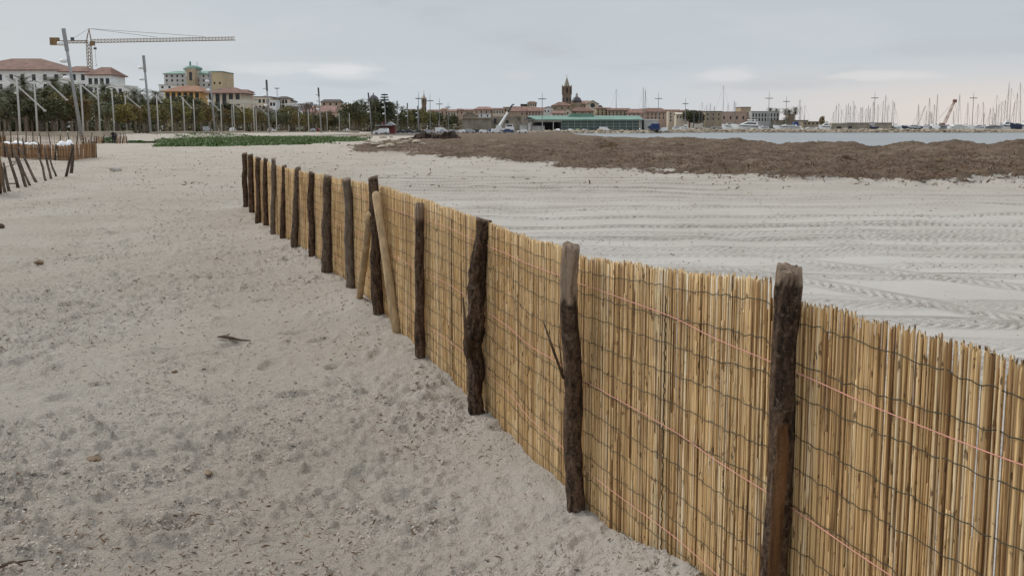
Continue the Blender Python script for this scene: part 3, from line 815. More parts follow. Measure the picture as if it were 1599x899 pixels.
def bushy(seed, mname, n_cl=15, leaves=120, w=1.0):
    rs = random.Random(seed); b = MB(); t = MB()
    t.tube([(0, 0, 0), (.03, .02, .18), (.0, -.02, .36), (.02, 0, .55)], [.045, .036, .032, .018], 7)
    for k in range(n_cl):
        a = k * 2.399; zz = .47 + .48 * ((k + .5) / n_cl) ** .8; rr_ = .40 * w * math.sin(PI * min(1, (zz - .30) / .78)) * rs.uniform(.55, 1.1)
        c_ = (rr_ * math.cos(a), rr_ * math.sin(a), zz * rs.uniform(.93, 1.02))
        leaf_cloud(b, c_, rs.uniform(.12, .20), leaves, rs, .040)
        if k % 2 == 0: t.tube([(0, 0, .28 + .02 * k), (c_[0] * .5, c_[1] * .5, .38 + .25 * (zz - .3)), c_], [.02, .014, .005], 5)
    return b.mesh('crown', MT[mname]), t.mesh('trunk', MT['tree_trunk'], True)
BUSH = {'olive': [bushy(400 + k, 'leaf_olive') for k in range(3)], 'dark': [bushy(410 + k, 'leaf_dark') for k in range(3)], 'ochre': [bushy(420 + k, 'leaf_ochre') for k in range(2)]}
def tier_pine(seed):
    rs = random.Random(seed); b = MB(); t = MB(); t.tube([(0, 0, 0), (.01, 0, .5), (0, 0, 1)], [.022, .015, .003], 7)
    for k in range(9):
        z = .42 + k * .066; R_ = .24 * (1 - (k / 9.6)) ** .8 + .02
        for j in range(9):
            a = j * 2 * PI / 9 + k * .4; rl = R_ * rs.uniform(.75, 1.1)
            t.tube([(0, 0, z), (rl * math.cos(a), rl * math.sin(a), z - .01)], [.006, .002], 4)
            for q in range(5):
                f = .3 + .17 * q; leaf_cloud(b, (rl * f * math.cos(a), rl * f * math.sin(a), z + .004), .022, 7, rs, .016, .6)
    return b.mesh('crown', MT['leaf_pine']), t.mesh('trunk', MT['tree_trunk'], True)
PINE = tier_pine(7)
def bare_tree(seed):
    rs = random.Random(seed); b = MB(); tr = MB(); tr.tube([(0, 0, 0), (.02, .01, .3)], [.03, .02], 6)
    def br(p, d, l, r, k):
        q = p + d * l; b.tube([p, p.lerp(q, .5) + Vector((rs.gauss(0, .02), rs.gauss(0, .02), 0)) * l, q], [r, r * .8, r * .6], 4, False)
        if k:
            for _ in range(3): br(q, (d + Vector((rs.gauss(0, .5), rs.gauss(0, .5), rs.gauss(.25, .25)))).normalized(), l * .68, r * .6, k - 1)
    for _ in range(4): br(Vector((.02, .01, .28)), Vector((rs.gauss(0, .5), rs.gauss(0, .5), 1)).normalized(), .24, .018, 4)
    return b.mesh('branches', MT['bare_twig']), tr.mesh('trunk', MT['tree_trunk'], True)
BARE = [bare_tree(k) for k in (3, 9)]

ORD = ['first', 'second', 'third', 'fourth', 'fifth', 'sixth', 'seventh', 'eighth', 'ninth', 'tenth', 'eleventh', 'twelfth', 'thirteenth', 'fourteenth', 'fifteenth', 'sixteenth', 'seventeenth', 'eighteenth', 'nineteenth', 'twentieth']
# white promenade poles: px of the foot, py of the top, py of the foot
POLES = [(31, 123, 212), (58, 128, 213), (130, 131, 213), (156, 136, 212), (178, 144, 210), (198, 151, 210), (247, 148, 210), (269, 151, 210), (288, 153, 209), (304, 156, 209), (346, 158, 208.5),
         (366, 163, 208), (382, 163, 208), (397, 165, 208), (432, 167, 207.6), (451, 174, 207.3), (467, 176, 207), (482, 171, 206.8), (511, 177, 206.5), (530, 177, 206.3), (546, 177, 206.2)]
def pole_d(h_px, real=6.3): return real * F / h_px
def trees_d(px): return float(np.interp(px, [-60, 0, 26, 126, 178, 245, 302, 364, 432, 467, 545, 600, 660, 740], [88, 96, 100, 108, 130, 142, 168, 196, 222, 262, 300, 350, 430, 500]))
def near_pole(px):
    k = min(range(len(POLES)), key=lambda i: abs(POLES[i][0] - px)); return k
used_labels = {}
def tree_label(head, px):
    if px < 556:
        k = near_pole(px); rel = 'behind' if abs(POLES[k][0] - px) < 6 else ('just left of' if px < POLES[k][0] else 'just right of')
        lab = '%s %s the %s white promenade pole' % (head, rel, ORD[k] if k < 20 else 'last')
    else:
        k = min(range(len(MASTS)), key=lambda i: abs(MASTS[i][1] - px)); rel = 'behind' if abs(MASTS[k][1] - px) < 6 else ('left of' if px < MASTS[k][1] else 'right of')
        lab = '%s %s the %s tall promenade mast' % (head, rel, ORD[k])
    return lab
# tall masts: px top, px foot, py top, py foot
MASTS = [(99, 128, 45, 215), (224, 236, 87, 211), (327, 336, 112, 209), (416, 421, 125, 208), (497, 502, 137, 207), (575, 581, 145, 208), (600, 603, 152, 206), (620, 622, 157.6, 204.5), (636, 637, 161, 203.8), (652, 653, 165.5, 203.6), (664, 665, 170, 203), (674, 674.5, 174, 203), (685, 685, 176, 202.6)]
def plant_tree(px, d, h, kind, lab, rs, base_py=None, w=1.0):
    x = XP(px, d); z = gh(x, d) - .05 if base_py is None else ZP(base_py, d)
    if kind == 'palm':
        t = empty('palm_tree', (x, d, z), rs.uniform(0, 6)); tag(t, lab, 'palm', 'palms along the promenade')
        cs = min(1.0, h / 6.5) * w
        tr = put('trunk', rs.choice(PTRUNK), t); th = h - 1.5 * cs; tr.scale = (cs, cs, th)
        c_ = put('crown', rs.choice(PCROWN), t, (.1 * math.sin(3), 0, th), rs.uniform(0, 6)); c_.scale = (cs,) * 3
        k = put('dead_fronds', rs.choice(PSKIRT), t, (0, 0, th - .1), rs.uniform(0, 6)); k.scale = (cs,) * 3
    else:
        cm, tm = (PINE if kind == 'pine' else (rs.choice(BARE) if kind == 'bare' else rs.choice(BUSH[kind])))
        t = empty({'pine': 'pine_tree', 'bare': 'bare_tree'}.get(kind, 'leafy_tree'), (x, d, z), rs.uniform(0, 6)); tag(t, lab, 'tree', None if kind == 'pine' else ('bare trees beyond the promenade' if kind == 'bare' else 'leafy trees along the promenade'))
        for nm, me in (('crown' if kind != 'bare' else 'branches', cm), ('trunk', tm)):
            o = put(nm, me, t); o.scale = (h * w, h * w, h)
    return t
rs = random.Random(21)
cnt = {}
def uniq(l):
    cnt[l] = cnt.get(l, 0) + 1
    return l if cnt[l] == 1 else l
TREES = []
def top_z(py, d): return ZP(py, d)
def add_tree(px, d, py_top, kind, head):
    TREES.append((px, d, py_top, kind, head))
# rows of the promenade belt
px = -40.0
while px < 556:
    d0 = trees_d(px)
    prof = float(np.interp(px, [-40, 0, 40, 100, 150, 200, 240, 290, 340, 400, 470, 556], [140, 142, 146, 142, 146, 152, 156, 156, 160, 168, 174, 176]))
    kind = rs.choice(['olive', 'palm', 'dark', 'ochre', 'palm', 'palm'])
    head = {'olive': 'olive green leafy tree', 'dark': 'dark green leafy tree', 'ochre': 'ochre tinged leafy tree', 'palm': 'short shaggy palm'}[kind]
    add_tree(px, d0 * rs.uniform(1.07, 1.13), prof + rs.uniform(2, 13) * min(1, 100 / d0 + .2), kind, head)
    px += 17 * (110 / d0) ** .62 + rs.uniform(-2, 2)
px = -30.0
while px < 556:
    d0 = trees_d(px)
    prof = float(np.interp(px, [-40, 0, 40, 100, 150, 200, 240, 290, 340, 400, 470, 556], [130, 132, 138, 138, 142, 148, 150, 150, 156, 166, 173, 175]))
    kind = rs.choice(['palm', 'dark', 'palm', 'olive', 'dark'])
    head = {'olive': 'broad olive tree in the rear row', 'dark': 'dense dark tree in the rear row', 'palm': 'taller palm in the rear row'}[kind]
    add_tree(px, d0 * rs.uniform(1.22, 1.36), prof + rs.uniform(-4, 12), kind, head)
    px += 17 * (110 / d0) ** .62 + rs.uniform(-2, 2)
for px, py in ((40, 113), (15, 128), (88, 112), (112, 125), (136, 126), (165, 126), (212, 134), (224, 136), (246, 136), (73, 132)):
    add_tree(px, trees_d(px) * 1.18, py, 'palm', 'tall palm with a dark spiky crown')
# clump of tall palms and mixed trees further along
for px, py, k, hd in ((552, 160, 'dark', 'dark rounded tree'), (558, 155, 'palm', 'tall palm of the clump'), (565, 153, 'palm', 'slender palm of the clump'), (571, 156, 'palm', 'tall palm of the clump'), (579, 154, 'palm', 'tall palm of the clump'), (587, 152, 'palm', 'tall palm of the clump'),
                      (594, 156, 'dark', 'dark tree beside the tiered pine'), (612, 158, 'palm', 'dark palm'), (619, 160, 'palm', 'dark palm'), (628, 164, 'palm', 'dark palm'), (640, 170, 'dark', 'dark green tree'), (646, 172, 'palm', 'green palm'), (655, 172, 'olive', 'green tree'), (662, 173, 'palm', 'green palm'),
                      (670, 175, 'olive', 'green tree'), (680, 176, 'dark', 'green tree'), (690, 175, 'palm', 'dark slim palm'), (697, 177, 'palm', 'small palm'), (706, 179, 'dark', 'dark little tree'), (714, 180, 'palm', 'small palm'),
                      (604, 168, 'dark', 'dark tree'), (634, 176, 'olive', 'low green tree'), (624, 176, 'dark', 'low dark tree'), (574, 172, 'dark', 'low dark tree'), (560, 174, 'olive', 'low olive tree'), (590, 172, 'dark', 'low dark tree')):
    add_tree(px, trees_d(px) * 1.05, py, k, hd)
add_tree(601, 360, 145, 'pine', 'tall tiered conifer')
for px, py, d, k, hd in ((476, 152, 330, 'bare', 'leafless branching tree'), (489, 154, 335, 'bare', 'leafless slender tree'), (462, 158, 330, 'bare', 'leafless low tree'), (410, 160, 300, 'bare', 'leafless pale tree')):
    add_tree(px, d, py, k, hd)
for px, d, py, k, hd in TREES:
    lab = tree_label(hd, px)
    i = 2
    while lab in used_labels:
        lab = tree_label('%s %s' % ({2: 'another', 3: 'further', 4: 'additional', 5: 'extra'}.get(i, 'spare'), hd), px); i += 1
        if i > 6: break
    used_labels[lab] = 1
    x = XP(px, d); zb = gh(x, d); h = ZP(py, d) - zb
    plant_tree(px, d, max(2.0, h), k, lab, rs, w={'pine': 1.0, 'bare': 1.0, 'palm': 1.0}.get(k, 1.0) * (1.0 if k in ('palm', 'pine') else max(1.0, 4.6 / max(h, 1.5) * .8)))
# added dark leaf mass behind the belt, standing in for shade under the crowns
hb = MB(); hr = random.Random(4)
for k in range(420):
    px = hr.uniform(-60, 720); d = trees_d(px) * (1.42 if px < 556 else 1.12); x = XP(px, d)
    leaf_cloud(hb, (x, d, gh(x, d) + hr.uniform(.4, 1.0) * (1 + d / 200)), .9 + d / 250, 26, hr, .28 + d / 900, 1.0)
tag(hb.build('shade_foliage', MT['leaf_dark']), kind='stuff')

# ------------------------------------------------------------------ grass bank, rocks and the seaweed bank
GR = [(244, 229), (250, 220), (285, 212.5), (330, 210.5), (420, 209.5), (500, 209.5), (545, 211), (575, 214), (560, 219), (520, 222), (470, 226), (400, 229), (330, 230.5), (285, 230), (255, 230)]
gp = [G(a, c_, -.05) for a, c_ in GR]
def inside(x, y, poly):
    r = False; n = len(poly)
    for i in range(n):
        a, c_ = poly[i], poly[(i + 1) % n]
        if (a.y > y) != (c_.y > y) and x < (c_.x - a.x) * (y - a.y) / (c_.y - a.y) + a.x: r = not r
    return r
gr = random.Random(8); gb = MB(); y0, y1 = min(p.y for p in gp), max(p.y for p in gp); n = 0
while n < 30000:
    y = math.exp(gr.uniform(math.log(y0), math.log(y1))); px = gr.uniform(240, 580); x = XP(px, y, 215)
    e = gr.gauss(0, .5) + 1.6 * math.sin(x * 1.1 + 2 * math.sin(y * .23)) * math.sin(y * .5 + x * .3)
    if not inside(x + e, y + e * 2, gp): n += .25; continue
    n += 1; z = gh(x, y); l = gr.uniform(.10, .26) * (.5 + 1.3 * abs(math.sin(x * .9 + 1.3 * math.sin(y * .31)) * math.sin(y * .42 + 2 * math.sin(x * .37)))); a = gr.uniform(0, 6.28); tl = gr.uniform(.5, 1.3); w = gr.uniform(.06, .14)
    c_, s_ = math.cos(a), math.sin(a)
    gb.add(((x - s_ * w, y + c_ * w, z - .03), (x + s_ * w, y - c_ * w, z - .03), (x + c_ * l * tl, y + s_ * l * tl, z + l * max(.35, 1.15 - .5 * tl))), ((0, 1, 2),))
tag(gb.build('grass', MT['grass_green']), kind='stuff')
for k, (x0, x1, py, hh) in enumerate(((163, 178, 223, .5), (201, 226, 223, .22), (222, 236, 224, .16))):
    b = MB(); d = 86
    for q in range(9): leaf_cloud(b, (XP(x0 + (x1 - x0) * (q + .5) / 9, d, 223), d + gr.uniform(-.6, .6), gh(XP(x0, d), d) + hh * .5), hh * .8, 60, gr, .09, .8)
    tag(b.build('low_shrub', MT['grass_green']), ['low green shrub between two pieces of short reed fence', 'flat green weed patch right of the short reed fence', 'thin green weed strip at the end of the sand path'][k], 'shrub')

ROCKM = []
for k in range(7):
    o = lump('boulder', 1.0, None, None, (0, 0, -50), 'rock', (1.15, .9, .68), 50 + k, lv=2); ROCKM.append(o.data); bpy.data.objects.remove(o)
def boulder(px, py, w_px, lab, group, d=None, sq=.8, mt=None):
    p = Vector(on(px, py)) if d is None else P(px, py, d)
    if d is None: d = p.y
    r = w_px / F * d / 2.2; o = put('boulder', random.choice(ROCKM), None, (p.x, d, p.z + r * .25), random.uniform(0, 6)); o.scale = (r, r, r * sq)
    return tag(o, lab, 'boulder', group)
for px, py, w, lab in ((556, 214, 15, 'low pale boulder at the end of the grass'), (569, 213.5, 12, 'pale boulder on the far edge of the grass'), (578, 213.5, 11, 'rounded pale boulder next to the grass tip'), (598, 215.5, 12, 'pale boulder peeking above the weeds'), (611, 215, 8, 'small pale boulder above the weeds'),
                       (575, 222, 12, 'low grey boulder in the weeds'), (592, 225, 17, 'wide flat boulder before the brown weed'), (608, 226, 20, 'long flat pale boulder on brown weed'), (618, 222, 14, 'pale boulder of the middle heap'), (625, 228, 11, 'small pale boulder in front of the heap'), (634, 224, 16, 'large pale boulder of the middle heap'),
                       (642, 222.5, 12, 'pale boulder at the top of the heap'), (651, 225, 15, 'large pale boulder at the end of the heap'), (659, 226, 11, 'flat boulder beside the dark seaweed bank'), (664, 227.5, 6, 'smallest boulder beside the dark seaweed bank'), (584, 228, 20, 'brown lump of boulder in the weed'), (597, 231, 18, 'brown flat boulder in the weed')):
    boulder(px, py, w, lab, 'boulders at the end of the grass', sq=.62)
# dark eroded seaweed bank
b = MB(); d = 108; nb = 130; rows = []
for i in range(nb + 1):
    f = i / nb; px = 616 + 102 * f; hgt = .85 * min(1, f * 2.0 + .05) * min(1, (1.02 - f) * 9 + .25) * (.7 + .6 * float(vn(np.array(px * .05), np.array(1.0), 98))); yy = d + 8 * (1 - f) * .4
    x = XP(px, yy, 215); z = gh(x, yy) - .1; row = []
    for j, (o, hz) in enumerate(((-1.1, 0), (-.7, .35), (-.45, .8), (.0, 1.0), (1.5, .9), (3.5, .4), (5, 0))):
        e = 1.2 * (float(fbm(np.array(px * .22 + j * .3), np.array(j * 1.3), 97, 4)) - .5)
        row.append((x, yy + o + e * .9, z + hgt * hz * (1 + e * .9) + (0 if j in (0, 6) else .05)))
    rows.append(row)
for i in range(nb):
    for j in range(6): b.quad(rows[i][j], rows[i + 1][j], rows[i + 1][j + 1], rows[i][j + 1])
defm('seaweed_dark', (.034, .021, .013), .95, .5, 1.4, 1.0, 6.0)
tag(b.build('seaweed_bank', MT['seaweed_dark']), 'dark eroded seaweed bank lying behind the pale boulders', 'seaweed bank')
sr = random.Random(3)
for k, (px, py, w) in enumerate(((945, 236, 34), (935, 221, 30), (1060, 232, 26), (1470, 252, 30), (1320, 256, 26), (955, 228, 24))):
    p = Vector(on(px, py)); r = w / F * p.y / 2; b = MB()
    for q in range(240):
        a = sr.uniform(0, 6.28); t = sr.random() ** .6; r_ = r; c_ = p + Vector((math.cos(a) * r * t, math.sin(a) * r * t * .8, r * .62 * (1 - t * t) * sr.random()))
        v = Vector((sr.gauss(0, 1), sr.gauss(0, 1), sr.gauss(0, .5))).normalized() * sr.uniform(.06, .2); u = Vector((sr.gauss(0, 1), sr.gauss(0, 1), sr.gauss(0, 1))).normalized() * .03
        b.add((c_ - v, c_ + u, c_ + v), ((0, 1, 2),))
    tag(b.build('seaweed_clump', MT['seaweed_strand']), ['shaggy seaweed heap in the middle of the brown wrack', 'dark seaweed heap under the quay rocks', 'ragged seaweed heap with upright stalks', 'wide seaweed heap near the far end of the wrack', 'loose seaweed heap on the front of the wrack', 'flat seaweed heap behind the middle one'][k], 'seaweed')
# ------------------------------------------------------------------ promenade: low wall, poles with slanting beams, masts
def wall_run(pts, h, t, lab, name='low_wall', m='wall_sand'):
    b = MB(); n = len(pts)
    for i in range(n - 1):
        a, c_ = Vector(pts[i]), Vector(pts[i + 1]); u = (c_ - a); L_ = u.length; rz = math.atan2(u.y, u.x); mid = (a + c_) / 2
        b.box((mid.x, mid.y, mid.z - .6 + h / 2), (L_ + .02, t, h + 1.2), rz)
        b.box((mid.x, mid.y, mid.z + h + .05), (L_ + .06, t + .12, .1), rz)
    return tag(b.build(name, MT[m]), lab, 'wall')
def wp(px, py, d): p = P(px, py, d); return (p.x, p.y, p.z)
wall_run([wp(-60, 214.5, 92), wp(60, 214, 97), wp(170, 212, 112), wp(206, 211, 128)], .45, .4, 'low beige promenade wall in front of the white poles')
wall_run([wp(238, 212.4, 132), wp(300, 210.5, 155), wp(380, 209.6, 192), wp(450, 208.8, 225), wp(560, 208.2, 290)], .5, .4, 'long low sandy wall running behind the green bank')
for k, (px, py, fy) in enumerate(POLES):
    h_px = fy - py; d = pole_d(h_px); x = XP(px, d); zb = ZP(fy, d) - .2
    t = empty('promenade_pole', (x, d, zb)); tag(t, 'plain white promenade pole, %s from the left' % ORD[k] if k < 20 else 'plain white promenade pole, last before the palm clump', 'pole', 'white promenade poles')
    b = MB(); b.tube([(0, 0, -.3), (0, 0, 3.2), (-.05, 0, 6.5)], [.12, .105, .09], 8); b.build('shaft', MT['pole_white'], t, smooth=True)
    b = MB(); b.box((0, 0, .22), (.34, .34, .04)); b.build('base_plate', MT['pole_white'], t)
BEAMS = [(11, 120, 70, 173, 100), (75, 129, 104, 156, 104), (126, 132, 152, 154, 107), (198, 151, 218, 168, 139), (238, 147, 252, 160, 143), (282, 151, 299, 169, 163), (322, 151, 342, 172, 168), (367, 163, 381, 176, 197), (403, 167, 418, 179, 204)]
for k, (x0, y0, x1, y1, d) in enumerate(BEAMS):
    a, c_ = P(x0, y0, d - .3), P(x1, y1, d - .3); t = empty('slanting_beam', tuple((a + c_) / 2)); o = (a + c_) / 2
    tag(t, 'pale slanting shade beam hung across the promenade poles, %s from the left' % ORD[k], 'beam', 'slanting beams on the promenade poles')
    b = MB(); b.tube([a - o, c_ - o], [.085, .085], 6); b.build('spar', MT['pole_white'], t)
    b = MB(); u = (c_ - a).normalized()
    for q in (a, c_): b.box(tuple(q - o), (.24, .24, .2))
    b.build('end_cap', MT['pole_white'], t)
b = MB(); a = P(358, 159, 192)                     # beige awning among the poles
t = empty('awning', a); tag(t, 'beige canvas awning stretched between the promenade poles', 'awning')
w_ = (397 - 358) / F * 192
b.prism([(0, -.45), (w_, -.45), (w_, .38), (0, .48)], -.05, 2.6); b.build('canvas', MT['canvas_beige'], t)
for x in (.1, w_ - .1): b = MB(); b.tube([(x, 1.2, -.4), (x, 1.2, -6.3)], .09, 6); b.build('post', MT['pole_white'], t)
for k, (pt, pf, yt, yf) in enumerate(MASTS):
    hpx = yf - yt; d = 12.0 * F / hpx if k < 6 else 11.0 * F / hpx
    foot = P(pf, yf, d); foot.z -= .1; top = P(pt, yt, d); t = empty('light_mast', foot); tp = top - foot
    tag(t, 'tall grey lamp mast with spotlights, %s of the promenade row from the left' % ORD[k], 'lamp mast', 'lamp masts along the promenade')
    b = MB(); b.tube([(0, 0, -.2), tp * .5, tp], [.21, .17, .15], 8); b.build('shaft', MT['mast_grey'], t, smooth=True)
    b = MB(); b.box((0, 0, .06), (.6, .6, .12)); b.build('base_plate', MT['concrete'], t)
    b = MB(); b.tube([tp * .80, tp * 1.0], .22, 8); b.build('mast_head', MT['steel_dark' if k > 2 else 'mast_grey'], t)
    for f in ((.86, .55, .3) if k < 1 else (.84, .70, .52)):
        b = MB(); q = tp * (f if k else {.86: .855, .55: .70, .3: .545}[f])
        b.lathe([(.06, -.02), (.30, .0), (.42, .12), (.34, .36), (.05, .44)], 8, (q.x - .46, q.y - .25, q.z - .1)); b.box((q.x - .2, q.y - .12, q.z), (.42, .1, .1))
        b.build('spotlight', MT['lamp_white'], t, smooth=True)
# thin lamp columns with a cross arm near the harbour: px, top, foot, arm py, arm half width px
CROSS = [(434, 137, 190, 138.5, 3), (654, 143, 206, 154.5, 4), (672, 147, 206, 158, 4.5), (686.5, 153, 206, 163, 4.5), (700, 160, 205, 168, 3.5), (846.5, 144, 207, 155, 5.5), (1027.5, 144, 205, 154.5, 5), (1069.5, 153, 205, 162.5, 4), (1199.5, 142.5, 204, 154, 5.5), (1226.5, 150, 204, 159, 4.5), (1364, 143.5, 203, 153.5, 5), (1517.5, 144, 203, 153.5, 5)]
CROSSW = ['behind the promenade trees', 'next to the octagonal campanile', 'just beyond the octagonal campanile', 'over the parked vans', 'over the round bastion end', 'before the dark hall of the green terminal', 'behind the blue truck', 'behind the dark cypress', 'above the stone fort', 'beside the fort palms', 'over the long grey shed', 'beyond the red boat crane']
for k, (px, yt, yf, ya, aw) in enumerate(CROSS):
    d = 16.0 * F / (yf - yt); d = min(d, 399) if px < 900 else 425; f_ = P(px, yf, d); tp = P(px, yt, d) - f_; za = ZP(ya, d) - f_.z; w_ = aw / F * d
    t = empty('cross_lamp', f_); tag(t, 'thin lamp column with a cross arm %s' % CROSSW[k], 'lamp mast', 'thin lamp columns near the harbour')
    b = MB(); b.tube([(0, 0, -1), (0, 0, za), (0, 0, tp.z)], [.17, .13, .05], 6); b.build('shaft', MT['mast_grey'], t)
    b = MB(); b.tube([(-w_, 0, za), (w_, 0, za)], .09, 5); b.build('cross_arm', MT['steel_dark'], t)
    b = MB()
    for q in (-1, -.4, .4, 1): b.box((q * w_ * .95, 0, za + .16), (.55, .4, .2))
    b.build('lamp_head', MT['steel_dark'], t)

# ------------------------------------------------------------------ buildings
def facade(b, w, z0, z1, wins, y=0.0, dep=.22):
    xs = sorted({-w / 2, w / 2, *[q for r in wins for q in (r[0], r[1])]}); zs = sorted({z0, z1, *[q for r in wins for q in (r[2], r[3])]})
    for i in range(len(xs) - 1):
        for j in range(len(zs) - 1):
            cx, cz = (xs[i] + xs[i + 1]) / 2, (zs[j] + zs[j + 1]) / 2
            if any(r[0] < cx < r[1] and r[2] < cz < r[3] for r in wins): continue
            b.quad((xs[i], y, zs[j]), (xs[i + 1], y, zs[j]), (xs[i + 1], y, zs[j + 1]), (xs[i], y, zs[j + 1]))
    for a, c_, e, f in wins:
        b.quad((a, y, e), (a, y + dep, e), (a, y + dep, f), (a, y, f)); b.quad((c_, y + dep, e), (c_, y, e), (c_, y, f), (c_, y + dep, f))
        b.quad((a, y, e), (c_, y, e), (c_, y + dep, e), (a, y + dep, e)); b.quad((a, y + dep, f), (c_, y + dep, f), (c_, y, f), (a, y, f))
WINMESH = {}
def window(parent, a, c_, e, f, y, m='dark_window', trim=None):
    b = MB(); b.box((0, 0, 0), (c_ - a - .004, .06, f - e - .004)); key = (round(c_ - a, 2), round(f - e, 2), m)
    if key not in WINMESH: WINMESH[key] = b.mesh('window', MT[m])
    o = put('window', WINMESH[key], parent, ((a + c_) / 2, y, (e + f) / 2))
    if trim:
        b = MB(); b.box((0, -.08, -(f - e) / 2 - .06), (c_ - a + .3, .2, .1)); key = ('sill', key[0], key[1], trim)
        if key not in WINMESH: WINMESH[key] = b.mesh('sill', MT[trim])
        put('sill', WINMESH[key], o, (0, -.2, 0))
    return o
def hip_roof(b, w, dp, z, h, over, ridge=.5, y0=0.0):
    W_, D_ = w / 2 + over, dp + over; x = W_ * ridge; ym = y0 + dp / 2
    e = [(-W_, y0 - over, z), (W_, y0 - over, z), (W_, y0 + D_, z), (-W_, y0 + D_, z), (-x, ym, z + h), (x, ym, z + h)]
    lo = [(p[0], p[1], p[2] - .25) for p in e[:4]]
    b.add(e + lo, ((0, 1, 5, 4), (2, 3, 4, 5), (1, 2, 5), (3, 0, 4), (6, 7, 1, 0), (7, 8, 2, 1), (8, 9, 3, 2), (9, 6, 0, 3), (9, 8, 7, 6)))
def house(px0, px1, eave, d, wall, roof, label, ridge=None, foot=206, kind='hip', floors=(), ncol=3, dp=None, rz=0.0, ww=1.0, wh=1.5, rr=.5, cat='house', group=None, name='house', trim=None, over=.45, wm='dark_window', tops=None):
    x0, x1 = XP(px0, d, eave), XP(px1, d, eave); w = x1 - x0; zb = ZP(foot, d); ze = ZP(eave, d) - zb; dp = dp or min(max(7.0, w * .8), 16)
    t = empty(name, ((x0 + x1) / 2, d, zb), rz); tag(t, label, cat, group)
    wins = []
    for fi, fy in enumerate(floors):
        zc = ZP(fy, d) - zb; n = ncol[fi] if hasattr(ncol, '__len__') else ncol
        for k in range(n):
            c_ = -w / 2 + w * (k + .5) / n; wins.append((c_ - ww / 2, c_ + ww / 2, zc - wh / 2, zc + wh / 2))
    b = MB(); facade(b, w, -2, ze, wins)
    b.quad((w / 2, 0, -2), (w / 2, dp, -2), (w / 2, dp, ze), (w / 2, 0, ze)); b.quad((-w / 2, dp, -2), (-w / 2, 0, -2), (-w / 2, 0, ze), (-w / 2, dp, ze))
    b.quad((w / 2, dp, -2), (-w / 2, dp, -2), (-w / 2, dp, ze), (w / 2, dp, ze)); b.quad((-w / 2, 0, ze), (w / 2, 0, ze), (w / 2, dp, ze), (-w / 2, dp, ze))
    if kind == 'gabley': b.prism([(-w / 2, ze - .01), (w / 2, ze - .01), (0, ZP(ridge, d) - zb)], .003, dp - .003)
    b.build('wall', MT[wall], t)
    for q in wins: window(t, q[0], q[1], q[2], q[3], .19, wm, trim)
    b = MB()
    if kind == 'hip': hip_roof(b, w, dp, ze + .26, max(.4, ZP(ridge, d + dp / 2) - zb - ze), over, rr)
    elif kind == 'gable':
        h = max(.4, ZP(ridge, d + dp / 2) - zb - ze); b.prism([(-over, ze + .02), (dp / 2, ze + h), (dp + over, ze + .02), (dp + over, ze + .26), (dp / 2, ze + h + .26), (-over, ze + .26)], -w / 2 - over, w / 2 + over, 'x')
    elif kind == 'gabley':
        h = max(.4, ZP(ridge, d) - zb - ze); b.prism([(-w / 2 - over, ze - .08), (0, ze + h + .03), (w / 2 + over, ze - .08), (w / 2 + over, ze + .2), (0, ze + h + .32), (-w / 2 - over, ze + .2)], -over, dp + over)
    else:
        b.box((0, dp / 2, ze + .18), (w + .4, dp + .4, .34))
    b.build('roof' if kind != 'flat' else 'cornice', MT[roof], t)
    return t, w, ze, zb, dp
# -- large white building with a red-brown hip roof, left
t, w, ze, zb, dp = house(-62, 96, 110.5, 272, 'plaster_white', 'roof_brown', 'large white house with a broad red brown hip roof behind the palms', 93, 207, 'hip', (121, 136, 152), 9, 18, 0, 1.15, 1.8, .28, 'building', name='large_house', trim='plaster_grey', over=.9)
house(94, 136, 113, 266, 'plaster_white', 'roof_brown', 'white middle wing beside the broad red brown roof', 105, 207, 'hip', (121, 136), 3, 9, 0, 1.1, 1.8, .3, 'building', name='large_house', over=.7)
house(136, 172, 118, 262, 'plaster_white', 'roof_brown', 'white corner wing with two pairs of windows and a brown roof', 106.5, 207, 'hip', (127, 141), 4, 10, 0, 1.1, 1.7, .35, 'building', name='large_house', trim='plaster_grey', over=.7)
house(164, 192, 134.5, 256, 'plaster_white', 'plaster_white', 'low white annex with a flat terrace beside the corner wing', None, 208, 'flat', (143,), 3, 10, 0, 1.0, 1.6, cat='building', name='annex')
# -- hotel with green copper roofs
d = 400
t, w, ze, zb, dp = house(256, 330, 116, d, 'plaster_grey', 'copper_green', 'pale hotel with green copper roofs and a central round tower', 112, 208, 'hip', (119, 126, 133, 141), 9, 26, 0, .8, 1.0, .9, 'hotel', name='hotel', over=.5)
def onP(px, py, dd=d): p = P(px, py, dd); return (p.x - t.location.x, p.y - t.location.y, p.z - t.location.z)
b = MB(); q = onP(302.5, 135); hh = (135 - 108) / F * d; b.lathe([(2.3, -8), (2.3, hh)], 16, (q[0], -.4, q[2])); b.lathe([(2.6, -8), (2.6, hh)], 4, (q[0], -1.0, q[2]), PI / 4); b.build('stair_tower', MT['plaster_tan'], t)
b = MB(); z = onP(300, 109)[2]; b.lathe([(4.0, 0), (4.1, .4), (3.7, 1.0), (2.3, 1.6), (.4, 1.9)], 20, (q[0] - .5, 1.2, z)); b.build('tower_cap', MT['copper_green'], t, smooth=False)
b = MB(); b.lathe([(3.4, -3.4), (3.4, 0)], 20, (q[0] - .5, 1.2, z)); b.build('tower_drum', MT['plaster_grey'], t)
b = MB(); b.lathe([(.4, 0), (.4, 1.8), (.1, 2.2)], 8, (q[0] - 1.6, 1.2, z + 1.6)); b.tube([(q[0] + 1.4, 1.2, z + 1.2), (q[0] + 1.4, 1.2, z + 3.4)], .1, 4); b.build('finial', MT['copper_green'], t)
